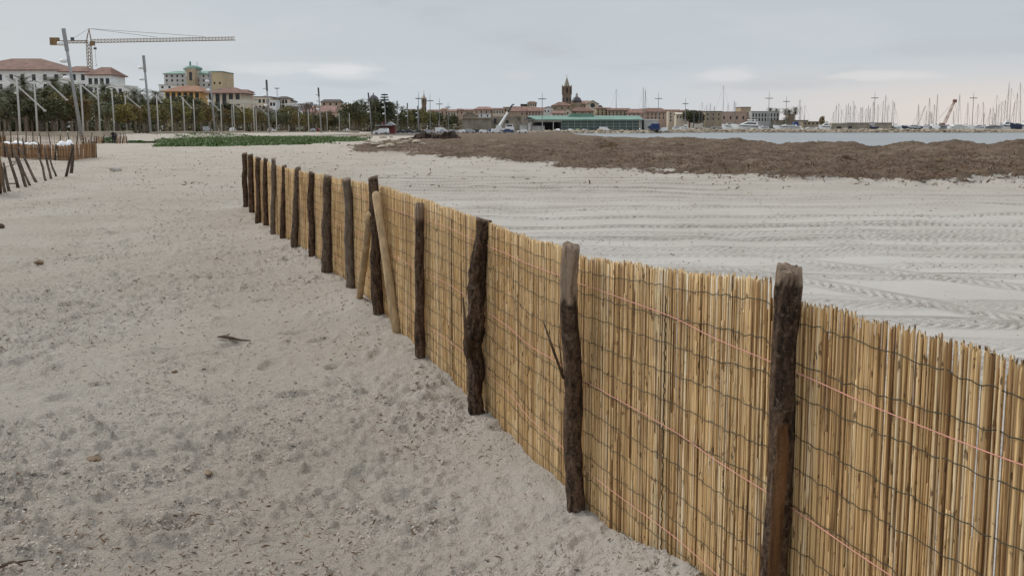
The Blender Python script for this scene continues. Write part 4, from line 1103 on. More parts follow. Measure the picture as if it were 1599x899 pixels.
b = MB(); b.box((q[0] - .2, -2.85, onP(300, 120)[2]), (1.2, .15, 3.6)); b.build('stair_window', MT['dark_window'], t)
house(330, 347, 112.5, 397, 'plaster_ochre', 'copper_green', 'ochre hotel wing with a flat green copper edge', None, 208, 'flat', (130,), 2, 16, 0, .8, 1.0, cat='hotel', name='hotel_wing')
house(248, 270, 133.5, 340, 'plaster_white', 'plaster_grey', 'small white block in front of the pale hotel', None, 208, 'flat', (136.5,), 2, 8, 0, .9, .8, cat='house')
# -- houses behind the trees
house(257, 312, 144, 305, 'plaster_yellow', 'roof_orange', 'yellow house under a wide orange tiled roof', 135.5, 208, 'hip', (149, 158), 6, 14, 0, 1.3, 1.9, .45, trim='plaster_cream', over=1.0)
house(324, 376, 146.5, 300, 'plaster_cream', 'roof_brown', 'cream house with an overhanging brown roof beside the yellow house', 138, 208, 'hip', (151, 160), 5, 12, 0, 1.4, 2.0, .3, over=1.2)
house(366, 386, 144, 330, 'plaster_pink', 'roof_brown', 'pinkish house behind the overhanging brown roof', 141, 208, 'hip', (147,), 2, 8)
house(396, 421, 152, 400, 'plaster_cream', 'roof_dark', 'beige flat house behind the fourth tall mast', None, 208, 'flat', (158, 168), 4, 12, 0, 1.1, 1.6)
house(421, 430, 158, 394, 'plaster_white', 'plaster_white', 'narrow white house near the fourth tall mast', None, 208, 'flat', (163,), 2, 8)
house(430, 449, 154.5, 404, 'plaster_cream', 'roof_dark', 'pale villa with a small dark hip roof', 151.5, 208, 'hip', (159, 167), 4, 10, 0, 1.0, 1.7, .4)
house(446, 464, 163, 398, 'plaster_white', 'plaster_white', 'bright white house with tall dark arcades', None, 208, 'flat', (172,), 5, 10, 0, 1.6, 3.0)
house(449, 457, 159, 410, 'plaster_white', 'roof_dark', 'white stepped gable house above the arcades', 157, 208, 'gabley', (164,), 1, 8)
house(463, 556, 175.5, 470, 'plaster_pink', 'roof_red', 'long low house with a red tiled roof behind the poles', 166, 208, 'hip', (182,), 12, 14, 0, 1.2, 1.6, .8, over=.6)
house(501, 530, 160, 520, 'plaster_tan', 'roof_dark', 'brown house with a dark flat pitched roof above the long red roof', 156, 208, 'hip', (163,), 3, 12, 0, 1.1, 1.4, .8)
house(529, 545, 163.5, 524, 'plaster_cream', 'plaster_cream', 'cream flat house beside the dark pitched roof', None, 208, 'flat', (166,), 2, 10)
# dome shaped roof and the octagonal campanile behind the palms
def campanile(px0, px1, foot, bel, tip, d, wm, sm, lab, n=8, open_=True, mid=None):
    w = (px1 - px0) / F * d / 2; zb = ZP(foot, d); t = empty('bell_tower', (XP((px0 + px1) / 2, d), d, zb)); tag(t, lab, 'bell tower')
    zt = ZP(bel, d) - zb; zp = ZP(tip, d) - zb; zm = ZP(mid if mid else foot - .62 * (foot - bel), d) - zb; a0 = PI / n
    k = w / math.cos(PI / n); b = MB()
    b.lathe([(k, -12), (k, zm)], n, a0=a0); b.lathe([(k * 1.06, zm), (k * 1.06, zm + .35)], n, a0=a0); b.build('shaft', MT[wm], t)
    b = MB(); hb = zt - zm - .35                               # belfry: corner piers, arched openings between them
    for j in range(n):
        a = a0 + 2 * PI * j / n; b.box((k * .90 * math.cos(a), k * .90 * math.sin(a), zm + .35 + hb / 2), (w * .34, w * .34, hb), a)
    b.lathe([(k * 1.0, zm + .35), (k * 1.0, zm + .35 + hb * .16)], n, a0=a0); b.lathe([(k * .98, zt - hb * .22), (k * .98, zt)], n, a0=a0); b.lathe([(k * 1.10, zt), (k * 1.10, zt + .4)], n, a0=a0)
    b.build('belfry', MT[wm], t)
    b = MB(); b.lathe([(w * .34, zm + .4), (w * .34, zt - .1)], 6); b.build('bell_frame', MT['steel_dark'], t)
    if mid:
        for j in range(n):
            a = a0 + PI / n + 2 * PI * j / n; o = MB(); o.box((0, 0, 0), (.10, w * .42, 2.6)); o.lathe([(w * .21, -.05), (w * .21, .05)], 10); 
            q = o.build('arch_window', MT['dark_window'], t, (w * 1.0 * math.cos(a), w * 1.0 * math.sin(a), zm - 3.2), a)
    b = MB(); b.lathe([(k * .64, zt + .4), (k * .31, zt + .4 + (zp - zt) * .5), (.06, zp - .2)], n, a0=a0); b.build('spire', MT[sm], t)
    b = MB()
    for j in range(n):
        a = a0 + 2 * PI * j / n; b.lathe([(w * .09, 0), (w * .09, .5), (.02, 1.1)], 5, (k * .98 * math.cos(a), k * .98 * math.sin(a), zt + .4))
    b.build('pinnacle', MT[wm], t)
    b = MB(); b.tube([(0, 0, zp - .9), (0, 0, zp + 1.0)], .08, 4); b.tube([(-.4, 0, zp + .5), (.4, 0, zp + .5)], .07, 4); b.build('cross', MT['steel_dark'], t)
    return t
campanile(659, 666, 172, 155, 144.5, 560, 'stone_dark', 'plaster_pink', 'small octagonal campanile with a pinkish spire rising over the palms', 8, mid=163)
campanile(877.8, 891.6, 168, 136, 119.5, 600, 'stone_dark', 'stone_grey', 'tall octagonal church tower with a pointed stone spire', 8, mid=148.5)
t = empty('domed_roof', P(583, 156, 420)); tag(t, 'small dark domed roof with a knob among the palm crowns', 'dome')
b = MB(); b.lathe([(2.6, -3), (2.6, 0), (2.2, 1.0), (1.2, 1.9), (.3, 2.2), (.3, 2.9), (.05, 3.2)], 14); b.build('dome_shell', MT['dome_slate'], t, smooth=True)
b = MB(); b.lathe([(2.7, -14), (2.7, -3)], 14); b.build('drum', MT['plaster_tan'], t)
# church dome
d = 610; q = P(900.5, 160.5, d); t = empty('church_dome', q); tag(t, 'dark church dome with a small lantern beside the tall tower', 'dome')
r = 8.0 / F * d; b = MB(); b.lathe([(r * math.cos(a), r * 1.18 * math.sin(a)) for a in [i * PI / 2 / 8 for i in range(8)]] + [(.6, r * 1.17)], 20); b.build('dome_shell', MT['dome_slate'], t, smooth=True)
b = MB(); b.lathe([(r * 1.05, -6), (r * 1.05, -.01)], 16); b.build('drum', MT['plaster_tan'], t)
b = MB(); b.lathe([(.8, r * 1.1), (.8, r * 1.1 + 1.6), (1.0, r * 1.1 + 1.7), (.1, r * 1.1 + 3.0)], 8); b.build('lantern', MT['plaster_grey'], t)
# nave and pediment
house(892, 922, 163, 608, 'plaster_tan', 'roof_red', 'church nave with a low red roof right of the dome', 158, 206, 'gable', (166.5,), 3, 14, 0, 1.2, 1.8, cat='church', name='church_nave')
t, w, ze, zb, dp = house(916, 935, 163, 598, 'plaster_cream', 'plaster_tan', 'cream church front with a pediment and one round window', 157.3, 206, 'gabley', (), 1, 14, cat='church', name='pedimented_church')
b = MB(); z = ZP(164.6, 598) - zb; vs = [(1.55 * math.cos(a), -.06, z + 1.55 * math.sin(a)) for a in [i * PI / 8 for i in range(16)]]; b.add(vs + [(v[0], .05, v[2]) for v in vs], [tuple(range(15, -1, -1))] + [(i, (i + 1) % 16, 16 + (i + 1) % 16, 16 + i) for i in range(16)]); b.build('round_window', MT['dark_window'], t)
house(933, 943, 171, 603, 'stone_dark', 'roof_dark', 'dark stone apse right of the cream church front', 165, 206, 'hip', (), 1, 9, cat='church', name='church_apse', rr=.3)
house(862, 893, 165.5, 585, 'plaster_tan', 'roof_brown', 'low drum shaped chapel roof at the foot of the tall tower', 160, 206, 'hip', (169,), 3, 16, 0, 1.0, 1.2, .25, cat='church', name='chapel')
TOWN = [
    (688, 700, 172, 540, 'plaster_pink', 'roof_red', 'pink house with a red roof behind the last promenade masts', 169.5, 'hip', (176,), 2),
    (699, 712, 174.5, 530, 'plaster_cream', 'roof_red', 'cream house with a red roof left of the round bastion', 171.5, 'gable', (178,), 3),
    (711, 724, 173, 560, 'plaster_pink', 'roof_brown', 'pinkish house with a brown roof above the bastion corner', 170.5, 'hip', (176,), 2),
    (640, 659, 174, 560, 'plaster_tan', 'roof_brown', 'tan house behind the palms left of the small campanile', 171, 'gable', (178,), 3),
    (668, 690, 175, 565, 'plaster_cream', 'roof_brown', 'cream house behind the palms right of the small campanile', 172, 'gable', (178,), 4),
    (723, 746, 181.5, 500, 'stone_grey', 'stone_grey', 'low grey stone house with a shallow gable on the bastion', 176, 'gabley', (), 1),
    (740, 771, 171.5, 540, 'plaster_pink', 'roof_red', 'pinkish house with a wide red roof over the bastion', 167.5, 'hip', (175,), 4),
    (747, 766, 178, 510, 'plaster_white', 'plaster_grey', 'low white house on top of the bastion wall', None, 'flat', (181,), 2),
    (770, 787, 172, 535, 'plaster_cream', 'roof_brown', 'cream house with four windows behind the white crane boom', 169.5, 'gable', (175.5,), 4),
    (786, 799, 168, 560, 'plaster_tan', 'plaster_tan', 'tan flat roofed house behind the tip of the crane boom', None, 'flat', (172,), 2),
    (797, 826, 174.5, 545, 'plaster_pink', 'roof_red', 'house with a broad sloping red roof right of the crane boom', 167, 'gable', (178,), 4),
    (813, 825, 163.5, 580, 'roof_dark', 'roof_dark', 'dark flat box on the roofs beside the arched turret', None, 'flat', (), 1),
    (824, 838, 161.5, 575, 'plaster_cream', 'roof_brown', 'cream turret with four tall arched windows and a pyramid roof', 159, 'hip', (164.5,), 4),
    (825, 849, 174, 540, 'plaster_pink', 'roof_red', 'pale pink house with a bright red roof above the green terminal', 168.5, 'gable', (176.5, 180.5), 5),
    (849, 864, 169.5, 550, 'plaster_white', 'roof_brown', 'white gabled house behind the cross arm lamp column', 167, 'gabley', (174,), 3),
    (862, 881, 177.5, 530, 'plaster_cream', 'roof_red', 'cream house with a flat red roof below the tall tower', 174, 'gable', (180.5,), 3),
    (880, 893, 174, 535, 'plaster_cream', 'roof_brown', 'cream gabled house directly below the church dome', 168.5, 'gabley', (177,), 1),
    (892, 927, 174.5, 540, 'plaster_tan', 'roof_brown', 'long house with a brown roof below the church nave', 168.5, 'hip', (177,), 3),
    (931, 950, 170, 545, 'plaster_ochre', 'roof_brown', 'ochre house with three rows of windows right of the church', 168.7, 'gable', (172.5, 176.5, 180), 3),
    (949, 984, 173, 540, 'plaster_tan', 'roof_brown', 'long tan house with a low brown roof above the glass terminal', 169.7, 'gable', (176, 180), 6),
    (980, 1007, 177, 535, 'plaster_pink', 'roof_red', 'pink house with a red roof at the end of the green terminal', 171, 'hip', (180.5,), 4),
    (1003, 1045, 175.5, 545, 'plaster_pink', 'roof_brown', 'wide dusky pink house with a brown roof behind the white block', 169.5, 'hip', (179, 184), 7),
    (1044, 1058, 173.5, 530, 'plaster_cream', 'roof_red', 'narrow cream house with paired dark windows', 172, 'gable', (178, 183, 188), 2),
    (1056, 1074, 179, 520, 'plaster_cream', 'plaster_cream', 'low cream house left of the dark cypress clump', 176.5, 'gable', (183,), 4),
    (1058, 1073, 175, 555, 'plaster_pink', 'roof_brown', 'small rose house peeking above the low cream house', 172.5, 'gable', (178,), 2),
    (1087, 1106, 177, 540, 'plaster_pink', 'roof_red', 'reddish house right of the dark cypress clump', 174, 'hip', (181, 186), 3),
    (1101, 1127, 174.5, 535, 'plaster_tan', 'roof_dark', 'ochre house under a dark flat roof', None, 'flat', (179, 186), 3)]
for px0, px1, ev, d, wm, rm, lab, rg, kd, fl, nc in TOWN:
    house(px0, px1, ev, d, wm, rm, lab, rg, 204, kd, fl, nc, None, 0, .78, 1.25, .5, group='houses of the old town')
rs2 = random.Random(12)                                 # mixed roofs further back that close the skyline
PLC = ['over the bastion', 'behind the crane boom', 'behind the arched turret', 'behind the lamp column', 'behind the tall tower', 'behind the church nave', 'behind the ochre house', 'above the glass terminal', 'behind the wide pink house', 'behind the cream houses', 'by the dark cypress clump', 'beside the stone fort']
for k, px in enumerate((730, 782, 812, 856, 884, 912, 942, 966, 1010, 1050, 1090, 1120)):
    w = rs2.uniform(16, 26); ev = (173, 171.5, 169.5, 171, 169.5, 169, 171.5, 172.5, 172.5, 174.5, 176, 177)[k]
    house(px - w / 2, px + w / 2, ev, 640 + rs2.uniform(0, 40), rs2.choice(['plaster_pink', 'plaster_cream', 'plaster_tan']), ('roof_red', 'roof_brown')[k % 2], 'rear %s roofed house %s' % (('red', 'brown')[k % 2], PLC[k]), ev - rs2.uniform(1.8, 3), 204, 'gable', (ev + 3.5,), 3, 12, 0, .9, 1.3, group='houses of the old town')
# ---- town wall and bastion
t = empty('bastion', (XP(760, 470), 470, ZP(206, 470))); tag(t, 'broad grey stone bastion with a projecting ledge below the old houses', 'bastion'); d = 470; zb = t.location.z
def bx(px): return XP(px, d) - t.location.x
def bz(py): return ZP(py, d) - zb
b = MB(); b.prism([(bx(719), -1), (bx(722), bz(184)), (bx(765), bz(184)), (bx(772), -1)], 0, 20); b.build('left_face', MT['stone_grey'], t)
b = MB(); b.prism([(bx(764), -1), (bx(766), bz(182)), (bx(824), bz(181.5)), (bx(826), -1)], 2.5, 22); b.build('main_face', MT['stone_grey'], t)
b = MB(); b.prism([(bx(721), bz(185.5)), (bx(721), bz(183.6)), (bx(765.5), bz(183.6)), (bx(765.5), bz(185.5))], -.5, .1); b.prism([(bx(797), bz(179.4)), (bx(797), bz(176.5)), (bx(812), bz(176.5)), (bx(812), bz(179.4))], 1.8, 8); b.build('ledge', MT['plaster_tan'], t)
b = MB(); b.box((bx(773), 2.4, bz(189)), (1.3, .3, 2.6)); b.box((bx(792), 2.4, bz(190)), (1.4, .3, 1.4)); b.build('loophole', MT['dark_window'], t)
b = MB(); b.box((bx(850), 12, bz(188)), ((1130 - 824) / F * d * .35, 3, 4.5)); b.build('curtain_wall', MT['stone_grey'], t)
# ---- green terminal
D = 385; t = empty('glass_terminal', (XP(915, D), D, ZP(206.8, D))); tag(t, 'long terminal with a sea green roof, a glass wall and a dark open hall', 'terminal'); zb = t.location.z
def tx(px): return XP(px, D) - t.location.x
def tz(py): return ZP(py, D) - zb
b = MB(); b.prism([(-1.2, tz(188.2)), (-1.2, tz(186.6)), (13, tz(180.2)), (26, tz(184)), (26, tz(186.5)), (13, tz(184))], tx(826), tx(1004), 'x'); b.build('roof', MT['copper_green'], t)
b = MB(); b.prism([(tx(888), tz(182.2)), (tx(893), tz(177.2)), (tx(928), tz(177.2)), (tx(931), tz(182.2))], 8.6, 16); b.build('roof_lantern', MT['copper_green'], t)
b = MB(); b.prism([(tx(820), tz(186.5)), (tx(822), tz(184.2)), (tx(826), tz(183)), (tx(830), tz(184)), (tx(832), tz(186.8)), (tx(829), tz(186.2)), (tx(826), tz(185.4)), (tx(823), tz(186.6))], -1.0, 24); b.build('roof_curl', MT['steel_dark'], t)
gx0, gx1 = tx(877), tx(998); nc, nr = 12, 4; gz0, gz1 = .05, tz(188.4); b = MB()
for i in range(nc + 1): b.box((gx0 + (gx1 - gx0) * i / nc, 0, (gz0 + gz1) / 2), (.12, .16, gz1 - gz0))
for j in range(nr + 1): b.box(((gx0 + gx1) / 2, -.012, gz0 + (gz1 - gz0) * j / nr), (gx1 - gx0, .15, .11))
b.build('glazing_frame', MT['plaster_grey'], t)
m, tt, bb = mat_nodes('green_glass'); bb.inputs['Base Color'].default_value = (.035, .075, .065, 1); bb.inputs['Roughness'].default_value = .12; MT['green_glass'] = m
b = MB(); pw, ph = (gx1 - gx0) / nc - .12, (gz1 - gz0) / nr - .11; b.box((0, 0, 0), (pw, .03, ph)); pm = b.mesh('pane', m)
for i in range(nc):
    for j in range(nr): put('pane', pm, t, (gx0 + (gx1 - gx0) * (i + .5) / nc, .02, gz0 + (gz1 - gz0) * (j + .5) / nr))
b = MB(); b.box(((gx0 + gx1) / 2, 12.6, 2), (gx1 - gx0 - .4, 24.8, 4.0)); b.build('hall', MT['steel_dark'], t)
b = MB(); b.box((tx(852), 23, 2.2), (tx(876) - tx(829), .6, 4.4)); b.box((tx(876), 12, 2.2), (.4, 22, 4.4)); b.build('back_wall', MT['steel_dark'], t)
b = MB(); b.box((tx(838), 2.5, tz(201.5)), (tx(850) - tx(825), 3, 2.6)); b.build('side_block', MT['plaster_grey'], t)
b = MB(); b.prism([(tx(824), -.1), (tx(825), tz(191)), (tx(836), tz(189.8)), (tx(831), tz(192)), (tx(829), -.1)], -.8, .2); b.build('raking_pier', MT['plaster_grey'], t)
b = MB()
for px in (847, 864, 1001): b.tube([(tx(px), .3, -.2), (tx(px), .3, tz(187.5))], .16, 8)
b.build('column', MT['plaster_white'], t)
house(1006, 1027, 188, 388, 'plaster_grey', 'plaster_white', 'blank pale grey block at the end of the green terminal', None, 207, 'flat', (), 1, 12, cat='building', name='utility_block')
house(812, 823, 196, 392, 'plaster_white', 'plaster_grey', 'small white shed left of the green terminal', None, 207.5, 'flat', (), 1, 6, cat='shed', name='shed')
# ---- stone fort
house(1126, 1176, 175.2, 560, 'plaster_pink', 'plaster_pink', 'rosy stone front of the fort with few small windows', None, 204, 'flat', (184,), (5,), 16, 0, 1.0, 2.0, cat='fort', name='stone_fort')
house(1157, 1172.5, 168, 566, 'plaster_tan', 'roof_dark', 'square box tower with a dark roof edge on the fort', None, 204, 'flat', (), 1, 14, cat='tower', name='fort_tower')
house(1174, 1217, 174.5, 552, 'plaster_grey', 'plaster_grey', 'grey stone fort block with a row of dark slit windows', None, 204, 'flat', (180, 187), 9, 18, 0, .9, 2.0, cat='fort', name='stone_fort')
house(1231, 1241, 179, 540, 'stone_dark', 'stone_dark', 'small dark square tower below the fort palms', None, 204, 'flat', (), 1, 6, cat='tower', name='watch_tower')
house(1210, 1262, 188.5, 545, 'stone_grey', 'stone_grey', 'low stone sea wall running out from the fort', None, 204, 'flat', (), 1, 8, cat='wall', name='sea_wall')
house(1254, 1292, 190.5, 520, 'plaster_tan', 'plaster_tan', 'low tan harbour building beyond the motor yachts', None, 204, 'flat', (193,), 6, 8, 0, 1.2, 1.0, cat='building', name='harbour_building')
for k, (px, py, d) in enumerate(((1202, 168.5, 572), (1212, 170, 574), (1226, 169.5, 548), (1232, 171.5, 546), (1241, 168, 550), (1227, 184, 530))):
    x = XP(px, d); zb = ZP(203, d); tt = plant_tree(px, d, ZP(py, d) - zb, 'palm', ['broad palm above the fort roof', 'second palm above the fort roof end', 'tall palm on the quay right of the fort', 'bushy palm between the two tall quay palms', 'outer tall palm over the square tower', 'short dark palm beside the square tower'][k], rs, 203)
    for c_ in tt.children:
        if c_.name.startswith(('crown', 'dead')): c_.scale = (1.6,) * 3
for k, (px, py, d) in enumerate(((1076, 171, 520), (1083, 172, 522), (1089, 175, 518))):
    tt = plant_tree(px, d, ZP(py, d) - ZP(203, d), 'dark', ['dark leafy tree left of a boat mast by the pink houses', 'dark bushy tree in the gap between the old houses', 'smaller dark tree beside the reddish house'][k], rs, 203, w=.9)
for k, (px, py, d) in enumerate(((817, 178, 420), (829, 181, 372))):
    plant_tree(px, d, ZP(py, d) - ZP(206, d), 'bare', ['leafless branching tree in front of the bastion', 'leafless branching tree beside the green terminal'][k], rs, 206)
plant_tree(1283, 430, ZP(181.5, 430) - ZP(203, 430), 'ochre', 'round reddish tree behind a white boat on the quay', rs, 203, w=.45)
# ------------------------------------------------------------------ quay, breakwater rocks
QF = [(818, 372), (1008, 376), (1060, 392), (1110, 403), (1760, 407)]
b = MB(); front = [(XP(px, d), d) for px, d in QF]; poly = front + [(XP(1760, 452), 452), (XP(1180, 455), 455), (XP(1180, 700), 700), (XP(818, 700), 700)]
b.prism(poly, -4.0, -1.05, 'z'); tag(b.build('quay', MT['concrete']), kind='structure')
b = MB()
for (x0, y0), (x1, y1) in zip(front, front[1:]):
    L_ = math.hypot(x1 - x0, y1 - y0); n = max(2, int(L_ / 3)); ux, uy = (x1 - x0) / L_, (y1 - y0) / L_
    prof = ((-2.6, -3.2), (-1.6, -1.4), (-.4, -.75 if x0 < 70 else -.35), (1.2, -.55 if x0 < 70 else -.1), (2.6, -1.0), (3.4, -1.3))
    pv = None
    for i in range(n + 1):
        row = []
        for o, z in prof:
            e = random.uniform(-.25, .25); row.append((x0 + ux * L_ * i / n - uy * o * 1.0 + e, y0 + uy * L_ * i / n + ux * o + e, z + random.uniform(-.2, .2)))
        if pv:
            for j in range(len(prof) - 1): b.quad(pv[j], row[j], row[j + 1], pv[j + 1])
        pv = row
tag(b.build('rubble_core', MT['rock']), kind='stuff')
RLM = [(830, 'the roof curl'), (850, 'the dark open hall'), (880, 'the first glass pane'), (905, 'the olive car'), (944, 'the white delivery van'), (975, 'the last glass panes'), (1003, 'the terminal roof end'), (1020, 'the blue truck'), (1036, 'the white quay van'), (1068, 'the canopy boat'), (1088, 'the boat lift'), (1110, 'the covered boat'), (1136, 'the small yacht'), (1166, 'the large yacht'), (1192, 'the little motor boat'), (1228, 'the long low yacht'), (1267, 'the open boat'), (1287, 'the fishing boat'), (1310, 'the near shed opening'), (1332, 'the shed window'), (1364, 'the shed sign'), (1390, 'the far shed end'), (1423, 'the dark cabin boat'), (1465, 'the pale cabin boat'), (1482, 'the red boat crane'), (1500, 'the long white boat'), (1526, 'the blue and white boat'), (1551, 'the grey hull'), (1586, 'the dark blue hull')]
rb = random.Random(17); segl = [math.hypot(c_[0] - a[0], c_[1] - a[1]) for a, c_ in zip(front, front[1:])]; tot = sum(segl)
vis = tot * .80
for k in range(292):
    s_ = vis * (k + rb.uniform(-.3, .3)) / 292; q = max(0, s_); i = 0
    while i < len(segl) - 1 and q > segl[i]: q -= segl[i]; i += 1
    (x0, y0), (x1, y1) = front[i], front[i + 1]; f = q / segl[i]; r = rb.uniform(.55, 1.15); o = (-1.7, -.7, .4)[k % 3] + rb.uniform(-.3, .3); z = (-1.35, -.75, -.35)[k % 3] + (0 if x0 > 60 else -.25)
    ob = put('boulder', rb.choice(ROCKM), None, (x0 + (x1 - x0) * f, y0 + (y1 - y0) * f + o, z + rb.uniform(-.2, .2)), rb.uniform(0, 6.28))
    ob.scale = (r * rb.uniform(.9, 1.4), r, r * rb.uniform(.6, .9)); ob.rotation_euler.x = rb.uniform(-.4, .4)
    px_ = CX + F * ob.location.x / ob.location.y; j = min(range(len(RLM)), key=lambda i: abs(RLM[i][0] - px_)); off_ = px_ - RLM[j][0]
    bl_ = '%s boulder, %s breakwater row, %s %s' % ('large' if r > .95 else 'small' if r < .72 else 'middling', ('waterline', 'middle', 'top')[k % 3], 'below' if abs(off_) < 6 else 'just left of' if off_ < 0 else 'just right of', RLM[j][1])
    cnt[bl_] = cnt.get(bl_, 0) + 1
    tag(ob, bl_ if cnt[bl_] == 1 else '%s %s' % (ORD[cnt[bl_] - 1], bl_), 'boulder', 'boulders of the breakwater')

# ------------------------------------------------------------------ cars
def car_meshes(kind):
    if kind == 'van': prof = [(-2.4, .35), (-2.4, 1.95), (-2.25, 2.1), (1.1, 2.1), (1.75, 1.25), (2.4, 1.02), (2.45, .35)]; win = [(.35, 1.25), (.35, 1.88), (1.12, 1.9), (1.6, 1.25)]; wx = (-1.5, 1.55)
    elif kind == 'suv': prof = [(-2.1, .4), (-2.12, 1.0), (-1.95, 1.62), (-1.6, 1.7), (.3, 1.68), (1.0, 1.08), (1.95, .95), (2.1, .75), (2.1, .4)]; win = [(-1.75, 1.08), (-1.68, 1.55), (.22, 1.56), (.78, 1.08)]; wx = (-1.3, 1.35)
    else: prof = [(-2.0, .32), (-2.05, .9), (-1.75, 1.05), (-1.35, 1.42), (-.9, 1.5), (.25, 1.46), (1.0, .98), (1.85, .82), (2.05, .6), (2.05, .32)]; win = [(-1.55, 1.02), (-1.2, 1.38), (.18, 1.38), (.74, .98)]; wx = (-1.25, 1.3)
    return prof, win, wx
CARP = {'car_white': (.72, .72, .72), 'car_silver': (.36, .37, .39), 'car_dark': (.025, .027, .032), 'car_blue': (.03, .055, .14), 'car_red': (.28, .03, .025), 'car_green': (.24, .27, .14)}
for k, v in CARP.items(): defm(k, v, .3, .05, 1.0, spec=.5)
def car(kind, paint):
    prof, win, wx = car_meshes(kind); t = empty('car' if kind != 'van' else 'van', (0, 0, 0)); W_ = .86
    b = MB(); n = len(prof); zc = 1.0
    ys = [(-W_, .93), (-W_ * .93, 1.0), (W_ * .93, 1.0), (W_, .93)]; vs = []
    for y, sc in ys:
        for x, z in prof:
            yy = y * (.86 if z > 1.25 else 1.0); vs.append((x * (.985 if sc < 1 else 1), yy, z * (1 if sc == 1 else .985)))
    fs = [tuple(range(n - 1, -1, -1)), tuple(range(3 * n, 4 * n))]
    for r in range(3): fs += [(r * n + i, (r + 1) * n + i, (r + 1) * n + (i + 1) % n, r * n + (i + 1) % n)[::-1] for i in range(n)]
    b.add(vs, [f[::-1] for f in fs]); b.build('body', MT[paint], t)
    for sgn in (-1, 1):
        b = MB(); b.prism(win, sgn * W_ * .87, sgn * W_ * .905); b.build('side_window', MT['dark_window'], t)
    b = MB(); x0, z0 = win[3]; x1, z1 = win[2]; b.quad((x0 + .30, -.66, z0 + .06), (x0 + .30, .66, z0 + .06), (x1 + .22, .6, z1), (x1 + .22, -.6, z1)); b.build('windscreen', MT['dark_window'], t)
    for x in wx:
        for sgn in (-1, 1):
            w = MB(); vs = []
            w.tube([(0, -.1, 0), (0, .1, 0)], .33, 14, up=(0, 0, 1)); o = w.build('wheel', MT['tyre'], t, (x, sgn * .80, .33))
            h = MB(); h.tube([(0, -.115, 0), (0, .115, 0)], .19, 10, up=(0, 0, 1)); h.build('hub', MT['hub'], o)
    for sgn in (-1, 1):
        b = MB(); b.box((prof[-1][0] - .06, sgn * .6, .72), (.14, .34, .14)); b.build('headlight', MT['lamp_white'], t)
    return t
CARS = [(595.5, 23, 209.4, 'suv', 'car_white', 'white car parked in front of the red kiosk'), (625, 13, 208.6, 'hatch', 'car_dark', 'dark car just right of the red kiosk'), (639, 13, 208.6, 'suv', 'car_dark', 'black car second from the red kiosk'), (653, 14, 208.6, 'hatch', 'car_dark', 'dark car before the small campanile'),
        (669, 15, 208.5, 'hatch', 'car_silver', 'silver car left of the long white van'), (689, 19, 206.8, 'van', 'car_white', 'long white van parked behind a silver car'), (691.5, 12, 208.6, 'hatch', 'car_silver', 'silver car in front of the long white van'), (704.5, 14, 208.7, 'hatch', 'car_silver', 'pale silver car left of the white hatchback'),
        (719.5, 15, 208.7, 'hatch', 'car_white', 'white hatchback at the corner of the bastion'), (734, 15, 208.6, 'suv', 'car_silver', 'grey car in front of the bastion'), (746, 12, 207.6, 'hatch', 'car_dark', 'black car half hidden beside the grey one'), (756, 16, 208.7, 'hatch', 'car_white', 'white car below the bastion ledge'),
        (766, 14, 207.5, 'suv', 'car_blue', 'dark blue car behind two white cars'), (775, 16, 208.8, 'suv', 'car_white', 'white car nearest the mobile crane cab'), (794, 18, 208.4, 'hatch', 'car_blue', 'blue car under the mobile crane'), (816, 16, 208.6, 'hatch', 'car_white', 'white car before the leafless tree'),
        (540, 10, 207.0, 'hatch', 'car_white', 'white car glimpsed between the last white poles'), (487, 10, 207.2, 'hatch', 'car_silver', 'silver car beside the red car on the promenade'), (497, 8, 207.2, 'hatch', 'car_red', 'red car at the foot of the fifth tall mast'), (424, 12, 207.8, 'hatch', 'car_white', 'white car glimpsed behind the fourth tall mast'), (324, 12, 208.6, 'suv', 'car_silver', 'grey car in the shade of the promenade trees'), (362, 10, 208.3, 'hatch', 'car_white', 'white car left of the awning in the tree shade')]
CARS2 = [(871, 10, 'hatch', 'car_white', 'white car in front of the dark open hall', 90), (892, 10, 'hatch', 'car_white', 'white car at the first glass panes', 0), (902, 8, 'hatch', 'car_green', 'olive car by the glass wall', 90), (914, 10, 'hatch', 'car_silver', 'silver car in the middle of the glass wall', 0), (929, 10, 'suv', 'car_dark', 'black car left of the white van', 0), (944, 17, 'van', 'car_white', 'white delivery van before the glass wall', 0), (985, 13, 'hatch', 'car_dark', 'dark car at the far end of the glass wall', 0), (1036, 12, 'van', 'car_white', 'white van right of the blue truck', 0), (1076, 8, 'suv', 'car_blue', 'dark blue car near the boat lift frame', 0), (1203, 11, 'hatch', 'car_silver', 'silver car parked between two motor yachts', 0)]
def park(c_, px, w, z, d, lab, rz, grp):
    k = w / F * d / (4.9 if c_.name.startswith('van') else 4.15); c_.location = (XP(px, d), d, z); c_.rotation_euler = (0, 0, rz); c_.scale = (min(k, 1.05), 1, max(.85, min(1.05, k)))
    tag(c_, lab, 'van' if c_.name.startswith('van') else 'car', grp)
protos = {}
def get_car(kind, paint):
    if (kind, paint) not in protos: protos[(kind, paint)] = car(kind, paint); return protos[(kind, paint)]
    return copy_tree(protos[(kind, paint)])
rc = random.Random(9)
for px, w, py, kind, paint, lab in CARS:
    d = 250 if px == 595.5 else (322 if py > 208 else 338) if px > 560 else trees_d(px) * 1.2
    park(get_car(kind, paint), px, w, gh(XP(px, d), d) + .02, d, lab, rc.choice((0, PI)) + rc.uniform(-.15, .15), 'cars parked along the promenade')
for px, w, kind, paint, lab, a in CARS2:
    d = 379 if px < 1050 else 412
    park(get_car(kind, paint), px, w, -1.04, d, lab, math.radians(a) + rc.choice((0, PI)) + rc.uniform(-.1, .1), 'cars parked on the quay')
